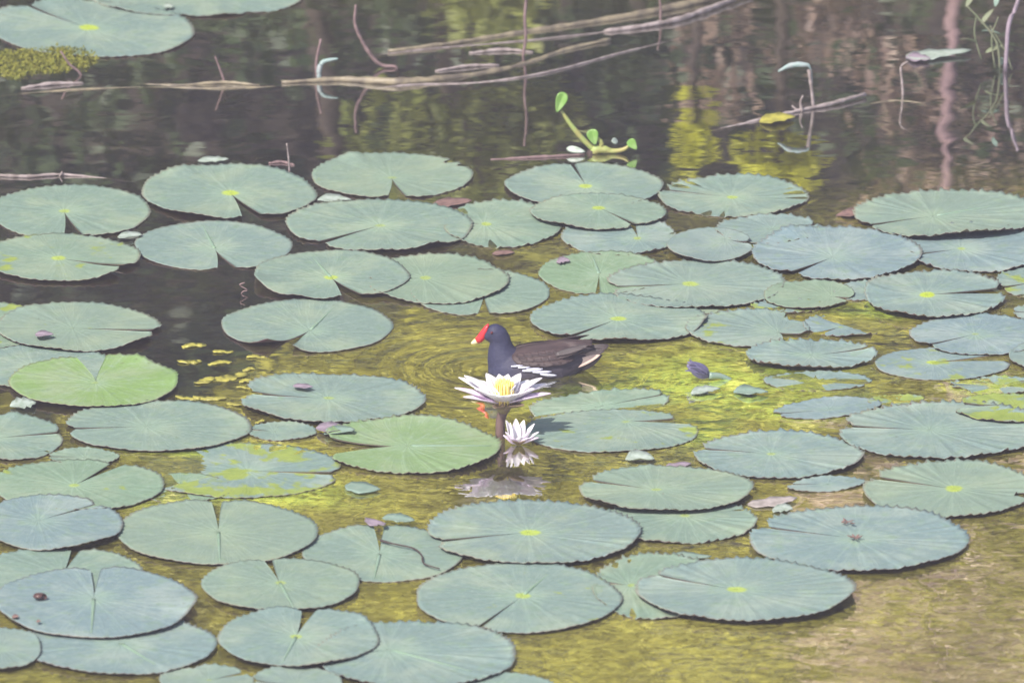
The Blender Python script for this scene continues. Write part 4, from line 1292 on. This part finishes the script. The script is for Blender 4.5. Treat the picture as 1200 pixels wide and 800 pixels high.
SB = at(608, 521)
f2 = empty("closing_lily", SB)
f2.scale = (0.84, 0.84, 0.84)
tag(f2, "small half-closed white lily low on the water beside the tall flower's stem", "flower")
for az, el, L, W, mt, nm in ((190, 82, .056, .018, M_PETAL, "petal"), (150, 68, .060, .019, M_PETAL, "petal"), (100, 80, .062, .020, M_PETAL, "petal"), (60, 66, .058, .019, M_PETAL, "petal"), (20, 52, .058, .018, M_PETAL, "petal"),
                             (-5, 34, .052, .016, M_PETAL, "petal"), (-20, 22, .048, .015, M_PINKPETAL, "petal"), (215, 55, .042, .016, M_PINKPETAL, "petal"), (250, 40, .034, .016, M_PINKPETAL, "petal"),
                             (285, 46, .036, .016, M_PETAL, "petal"), (310, 34, .040, .016, M_PINKPETAL, "petal"), (330, 55, .046, .016, M_PETAL, "petal"), (172, 40, .030, .014, M_PINKPETAL, "petal")):
    petal(f2, az, el, L, W, mt, (-.004 + .014 * math.cos(R(az)), .006 * math.sin(R(az)), .004), .5, .15, nm)
for az in (-60, 240):
    petal(f2, az, 30, .03, .014, M_CALYX, (0.006 * math.cos(R(az)), -.004, .002), .4, .2, "sepal")

# ------------------------------------------------------------------ moorhen
S = mpp(632, 434)
BW = 434.0


def bz(py):
    return (BW - py) * S / CP


def bird_mat():
    m, nt, b = new_mat("slate_plumage")
    n = N(nt)
    tc = n.node("ShaderNodeTexCoord").outputs["Object"]
    sep = n.node("ShaderNodeSeparateXYZ")
    n.link(tc, sep.inputs[0])
    f = n.noise(n.mapping(tc, (1, 1, 1.6)), 140.0, 3)
    head = n.mix(f, (0.017, 0.018, 0.043), (0.033, 0.034, 0.072))
    belly = n.mix(f, (0.027, 0.023, 0.033), (0.052, 0.043, 0.056))
    brown = n.mix(f, (0.050, 0.034, 0.034), (0.080, 0.058, 0.056))
    c = n.mix(n.ramp(sep.outputs[0], -0.085, -0.015), head, belly)
    up_ = n.math('MULTIPLY', n.ramp(sep.outputs[2], 0.030, 0.050), n.ramp(sep.outputs[0], -0.055, -0.03))
    c = n.mix(up_, c, brown)
    n.link(c, b.inputs["Base Color"])
    b.inputs["Roughness"].default_value = 0.6
    b.inputs["Specular IOR Level"].default_value = 0.3
    n.link(n.bump(f, .6, .002), b.inputs["Normal"])
    return m


M_SLATE = bird_mat()
M_WING = simple("wing_brown", (0.062, 0.040, 0.038), (0.034, 0.023, 0.024), 60, 0.6, 0.3, 0.0015, (0.35, 1, 1.2))
M_QUILL = simple("dark_quill", (0.035, 0.027, 0.028), (0.055, 0.04, 0.04), 60, 0.5, 0.3, 0, (0.3, 1, 1))
M_FLANK = simple("white_flank", (0.54, 0.54, 0.62), (0.36, 0.36, 0.46), 120, 0.6, 0.3, 0, (0.3, 1, 1))
M_COVERT = simple("buff_covert", (0.62, 0.46, 0.38), (0.50, 0.36, 0.30), 90, 0.6, 0.3, 0, (0.3, 1, 1))
M_RED = simple("red_shield", (0.62, 0.03, 0.03), (0.50, 0.02, 0.03), 60, 0.35, 0.5)
M_YTIP = simple("yellow_bill_tip", (0.72, 0.58, 0.20), (0.78, 0.68, 0.40), 60, 0.4, 0.5)
M_EYE = simple("eye", (0.20, 0.02, 0.015), (0.02, 0.01, 0.01), 60, 0.1, 0.6)

bird = empty("moorhen", BIRD)
tag(bird, "slate and brown moorhen with red bill swimming behind the white lily", "bird")
BX = 632.0
# torso stations: px, centre z(px), half height, half width
TS = np.array([(572, -1, 7, 6), (577, 0, 15, 15), (586, 1, 21, 22), (600, 2, 24, 28), (620, 4, 27, 32), (640, 6, 27, 32), (658, 8, 25, 28), (672, 11, 18, 20), (684, 14, 10, 11), (692, 17, 4, 4)], float)


def tsec(x):
    return [np.interp(x, TS[:, 0], TS[:, k]) for k in (1, 2, 3)]


V, F = [], []
NS = 20
xs = np.concatenate([np.linspace(572, 692, 40)])
for x in xs:
    c, hh, hw = tsec(x)
    for j in range(NS):
        t = 2 * math.pi * j / NS
        V.append(((x - BX) * S, hw * S * math.sin(t), (c + hh * math.cos(t)) * S))
for i in range(len(xs) - 1):
    for j in range(NS):
        j2 = (j + 1) % NS
        F.append((i * NS + j, (i + 1) * NS + j, (i + 1) * NS + j2, i * NS + j2))
F.append(tuple(range(NS)))
F.append(tuple(range((len(xs) - 1) * NS, len(xs) * NS))[::-1])


def add_ball(c, r3):
    bm = bmesh.new()
    bmesh.ops.create_icosphere(bm, subdivisions=3, radius=1)
    base = len(V)
    for v in bm.verts:
        V.append((c[0] + v.co.x * r3[0], c[1] + v.co.y * r3[1], c[2] + v.co.z * r3[2]))
    for f in bm.faces:
        F.append(tuple(base + v.index for v in f.verts))
    bm.free()


keys = [(580.5, 390.5, 11.3), (583.5, 393, 12.0), (586.5, 399, 12.2), (587, 406, 13.6), (588, 414, 16.5), (591, 422, 20), (595, 428, 22.5)]
for (x0, y0, r0), (x1, y1, r1) in zip(keys[:-1], keys[1:]):
    for t in np.linspace(0, 1, 5):
        x, y, r_ = x0 + (x1 - x0) * t, y0 + (y1 - y0) * t, (r0 + (r1 - r0) * t)
        add_ball(((x - BX) * S, 0, bz(y)), (r_ * S, r_ * S * .92, r_ * S / CP * .98))
add_ball(((575 - BX) * S, 0, bz(392.5)), (9 * S, 7.5 * S, 8.2 * S))
body = link_mesh("body", V, F, M_SLATE, bird)
rm = body.modifiers.new("weld", 'REMESH')
rm.mode = 'VOXEL'
rm.voxel_size = 0.0022
rm.use_smooth_shade = True
smo = body.modifiers.new("soft", 'SMOOTH')
smo.factor = 0.5
smo.iterations = 10


def rings_loft(name, stations, mat, parent, seg=12):
    """stations: (px, py, half height px, half width px) along a curve in the bird's mid plane"""
    V, F = [], []
    st = np.array(stations, float)
    pts = np.stack([(st[:, 0] - BX) * S, np.zeros(len(st)), bz(st[:, 1])], -1)
    for i in range(len(st)):
        d = pts[min(i + 1, len(st) - 1)] - pts[max(i - 1, 0)]
        d /= np.linalg.norm(d)
        nrm = np.array([-d[2], 0, d[0]])
        for j in range(seg):
            t = 2 * math.pi * j / seg
            V.append(pts[i] + nrm * math.cos(t) * st[i, 2] * S + np.array([0, math.sin(t) * st[i, 3] * S, 0]))
    for i in range(len(st) - 1):
        for j in range(seg):
            j2 = (j + 1) % seg
            F.append((i * seg + j, i * seg + j2, (i + 1) * seg + j2, (i + 1) * seg + j))
    F.append(tuple(range(seg))[::-1])
    F.append(tuple(range((len(st) - 1) * seg, len(st) * seg)))
    return link_mesh(name, V, F, mat, parent)


sh = rings_loft("bill", [(572.5, 379.6, 0.8, 2.0), (570.5, 383, 2.6, 4.2), (568, 388, 4.0, 4.6), (565.5, 393, 5.0, 4.4), (562, 397.2, 4.6, 3.6), (558.6, 399.4, 3.8, 3.0)], M_RED, bird)
rings_loft("bill_tip", [(559.2, 399.0, 3.9, 3.1), (556.5, 400.4, 3.2, 2.6), (554, 401.6, 2.1, 1.9), (552, 402.6, .6, .7)], M_YTIP, sh)
for sgn in (-1, 1):
    bm = bmesh.new()
    bmesh.ops.create_icosphere(bm, subdivisions=2, radius=1.9 * S)
    me = bpy.data.meshes.new("eye")
    bm.to_mesh(me)
    bm.free()
    me.materials.append(M_EYE)
    o = bpy.data.objects.new("eye", me)
    COL.objects.link(o)
    o.parent = bird
    o.location = ((576.5 - BX) * S, sgn * 8.4 * S, bz(387.5))


def flank_y(x, z, out=1.0):
    """half width of the torso (px) at station x and height z (px above the water)"""
    c, hh, hw = tsec(x)
    q = np.clip((z - c) / (hh + out), -1, 1)
    return (hw + out) * math.sqrt(max(0.0, 1 - q * q))


def side_z(x, py, out=1.0):
    """height (px) on the near flank that the camera sees at pixel (x, py)"""
    z = (BW - py) / CP
    for _ in range(12):
        z = 0.5 * z + 0.5 * ((BW - py) + 0.309 * flank_y(x, z, out)) / CP
    return z


LOW = [(600, 420), (606, 426), (615, 429), (630, 430), (645, 429), (655, 426), (665, 419), (675, 411), (684, 405), (694, 401.5)]
TOP = [(600, 411), (606, 406.5), (615, 404), (628, 401.6), (645, 399.4), (660, 398.2), (672, 398), (682, 399), (694, 400.6)]
for sgn in (-1, 1):
    V, F = [], []
    nu, nv = 30, 11
    for x in np.linspace(600, 694, nu):
        yt, yl = np.interp(x, *zip(*TOP)), np.interp(x, *zip(*LOW))
        zt = (BW - yt) / CP
        zl_ = side_z(min(x, 668), yl, 2.0) if x < 668 else (BW - yl) / CP + 2
        for j in range(nv):
            v = j / (nv - 1)
            z = zt + (zl_ - zt) * v
            yy = flank_y(x, z, 2.5) if x < 668 else 0
            ytip = 9 + 2 * v
            k = sstep(650, 676, x)
            yy = yy * (1 - k) + ytip * k
            yy = max(yy * min(1, 0.12 + 1.6 * v ** .6), 0.6)
            V.append(((x - BX) * S, sgn * yy * S, z * S))
    for i in range(nu - 1):
        for j in range(nv - 1):
            a = i * nv + j
            f = (a, a + nv, a + nv + 1, a + 1)
            F.append(f if sgn > 0 else f[::-1])
    w_ = link_mesh("wing", V, F, M_WING, bird)
    sd = w_.modifiers.new("thick", 'SOLIDIFY')
    sd.thickness = 0.004
    sd.offset = -1
    # long wing feathers
    for k, (x0, y0, x1, y1) in enumerate(((640, 426, 676, 412), (646, 421, 684, 407), (650, 415, 690, 403.5), (654, 408, 694, 401))):
        L = math.hypot(x1 - x0, (y1 - y0) / CP) * S
        Vb, Fb = blade_data(L, 8.5 * S, .1, .05, nu=9, nv=5, base=.6, thick=.001)
        o = link_mesh("wing_feather", Vb, Fb, M_WING if k < 2 else M_QUILL, w_)
        pit = math.atan2((y0 - y1) / CP, x1 - x0)
        yy = flank_y(min(x0, 668), (BW - y0) / CP, 3.4)
        o.matrix_local = Matrix.Translation(Vector(((x0 - BX) * S, sgn * (yy * (.72 + .05 * k)) * S, (side_z(x0, y0, 3) if k < 3 else (BW - y0) / CP) * S))) @ Matrix.Rotation(-sgn * R(8), 4, 'Z') @ Matrix.Rotation(-pit + R(4), 4, 'Y') @ Matrix.Rotation(-sgn * R(62 - 8 * k), 4, 'X')
    # wing coverts, overlapping rows
    for row, (yf, Lc) in enumerate(((0.30, 17), (0.55, 20), (0.80, 22))):
        for k in range(6):
            x0 = 605 + k * 8.5 + row * 3
            yt, yl = np.interp(x0, *zip(*TOP)), np.interp(x0, *zip(*LOW))
            zt, zb = (BW - yt) / CP, side_z(min(x0, 668), yl, 2.0)
            z = zt + (zb - zt) * yf
            Vb, Fb = blade_data(Lc * S, 8 * S, .12, -.05, nu=7, nv=5, base=.5, thick=.0008)
            o = link_mesh("wing_covert", Vb, Fb, M_WING, w_)
            yy = flank_y(x0, z, 2.6)
            dy = (flank_y(min(x0 + 12, 690), z, 2.6) - yy) / 12
            c_, hh_, hw_ = tsec(x0)
            tilt_ = math.degrees(math.atan2(max(0.05, flank_y(x0, z - 3, 2.6) - flank_y(x0, z + 3, 2.6)), 6))
            o.matrix_local = Matrix.Translation(Vector(((x0 - BX) * S, sgn * (yy + 0.2) * S, z * S))) @ Matrix.Rotation(sgn * math.atan(dy), 4, 'Z') @ Matrix.Rotation(R(1), 4, 'Y') @ Matrix.Rotation(-sgn * R(90 - tilt_), 4, 'X')
    # white flank streaks
    for x0, y0, x1, y1, wd in ((599, 429, 614, 427.2, 2.2), (607, 430.5, 624, 428.4, 2.6), (612, 434.2, 636, 432, 3.4), (624, 435.6, 646, 435.2, 3.4), (633, 438, 652, 439.6, 3.0), (617, 432.2, 632, 430.6, 2.2)):
        Vs, Fs = [], []
        nn = 8
        for i in range(nn):
            t = i / (nn - 1)
            x, y = x0 + (x1 - x0) * t, y0 + (y1 - y0) * t + .6 * math.sin(math.pi * t)
            hw_ = wd / 2 * (math.sin(math.pi * min(1, t * .86 + .1)) ** .6)
            for e in (-1, 0, 1):
                z = side_z(x, y + e * hw_, 1.4 + .9 * (1 - abs(e)))
                Vs.append(((x - BX) * S, sgn * (flank_y(x, z, 1.4 + .9 * (1 - abs(e)))) * S, z * S))
        for i in range(nn - 1):
            for e in range(2):
                a = i * 3 + e
                f = (a, a + 3, a + 4, a + 1)
                Fs.append(f if sgn < 0 else f[::-1])
        o = link_mesh("flank_feather", Vs, Fs, M_FLANK, bird)
        sd = o.modifiers.new("thick", 'SOLIDIFY')
        sd.thickness = 0.0015
        sd.offset = 0
    # buff patch beside the tail, and dark quill below it
    Vb, Fb = blade_data(39 * S, 10 * S, .2, .0, nu=11, nv=5, base=.2, thick=.003)
    o = link_mesh("tail_covert", Vb, Fb, M_COVERT, bird)
    o.matrix_local = Matrix.Translation(Vector(((667 - BX) * S, sgn * 14 * S, 9.0 * S))) @ Matrix.Rotation(-sgn * R(8), 4, 'Z') @ Matrix.Rotation(-R(20), 4, 'Y') @ Matrix.Rotation(-sgn * R(64), 4, 'X')
tips = [(714, 404.5, 0, 415), (713, 405.2, 5, 416), (713, 405.2, -5, 416), (709, 409, 9, 418), (709, 409, -9, 418), (706, 414, 7, 432), (706, 414, -7, 432)]
for k, (x1, y1, yo, y0) in enumerate(tips):
    x0 = 668 if k < 5 else 676
    L = math.hypot(x1 - x0, (y1 - y0) / CP) * S
    Vb, Fb = blade_data(L, 12 * S, .1, .03, nu=9, nv=5, base=.6, thick=.0012)
    o = link_mesh("tail_feather", Vb, Fb, M_QUILL, bird)
    pit = math.atan2((y0 - y1) / CP, x1 - x0)
    o.matrix_local = Matrix.Translation(Vector(((x0 - BX) * S, yo * .4 * S, (BW - y0) / CP * S))) @ Matrix.Rotation(R(yo * .6), 4, 'Z') @ Matrix.Rotation(-pit, 4, 'Y') @ Matrix.Rotation(R(-72 if yo > 0 else 72), 4, 'X')

# ------------------------------------------------------------------ haze volume added to veil the dark tones
def box(name, lo, hi, mat):
    V = [(x, y, z) for z in (lo[2], hi[2]) for y in (lo[1], hi[1]) for x in (lo[0], hi[0])]
    F = [(0, 2, 3, 1), (4, 5, 7, 6), (0, 1, 5, 4), (2, 6, 7, 3), (0, 4, 6, 2), (1, 3, 7, 5)]
    return link_mesh(name, V, F, mat, None, False)


hm = bpy.data.materials.new("haze")
hm.use_nodes = True
hn = hm.node_tree
hn.nodes.remove(hn.nodes["Principled BSDF"])
pv = hn.nodes.new("ShaderNodeVolumePrincipled")
pv.inputs["Color"].default_value = (0.88, 0.83, 1.0, 1)
pv.inputs["Density"].default_value = 0.0036
hn.links.new(pv.outputs[0], hn.nodes["Material Output"].inputs["Volume"])
haze = box("haze", (GX.min() - 1, GY.min() - 1, GZ.min() - 1), (GX.max() + 1, GY.max() + 1, GZ.max() + 3.0), hm)
tag(haze, "thin violet haze volume added to lift the dark tones", kind="stuff")
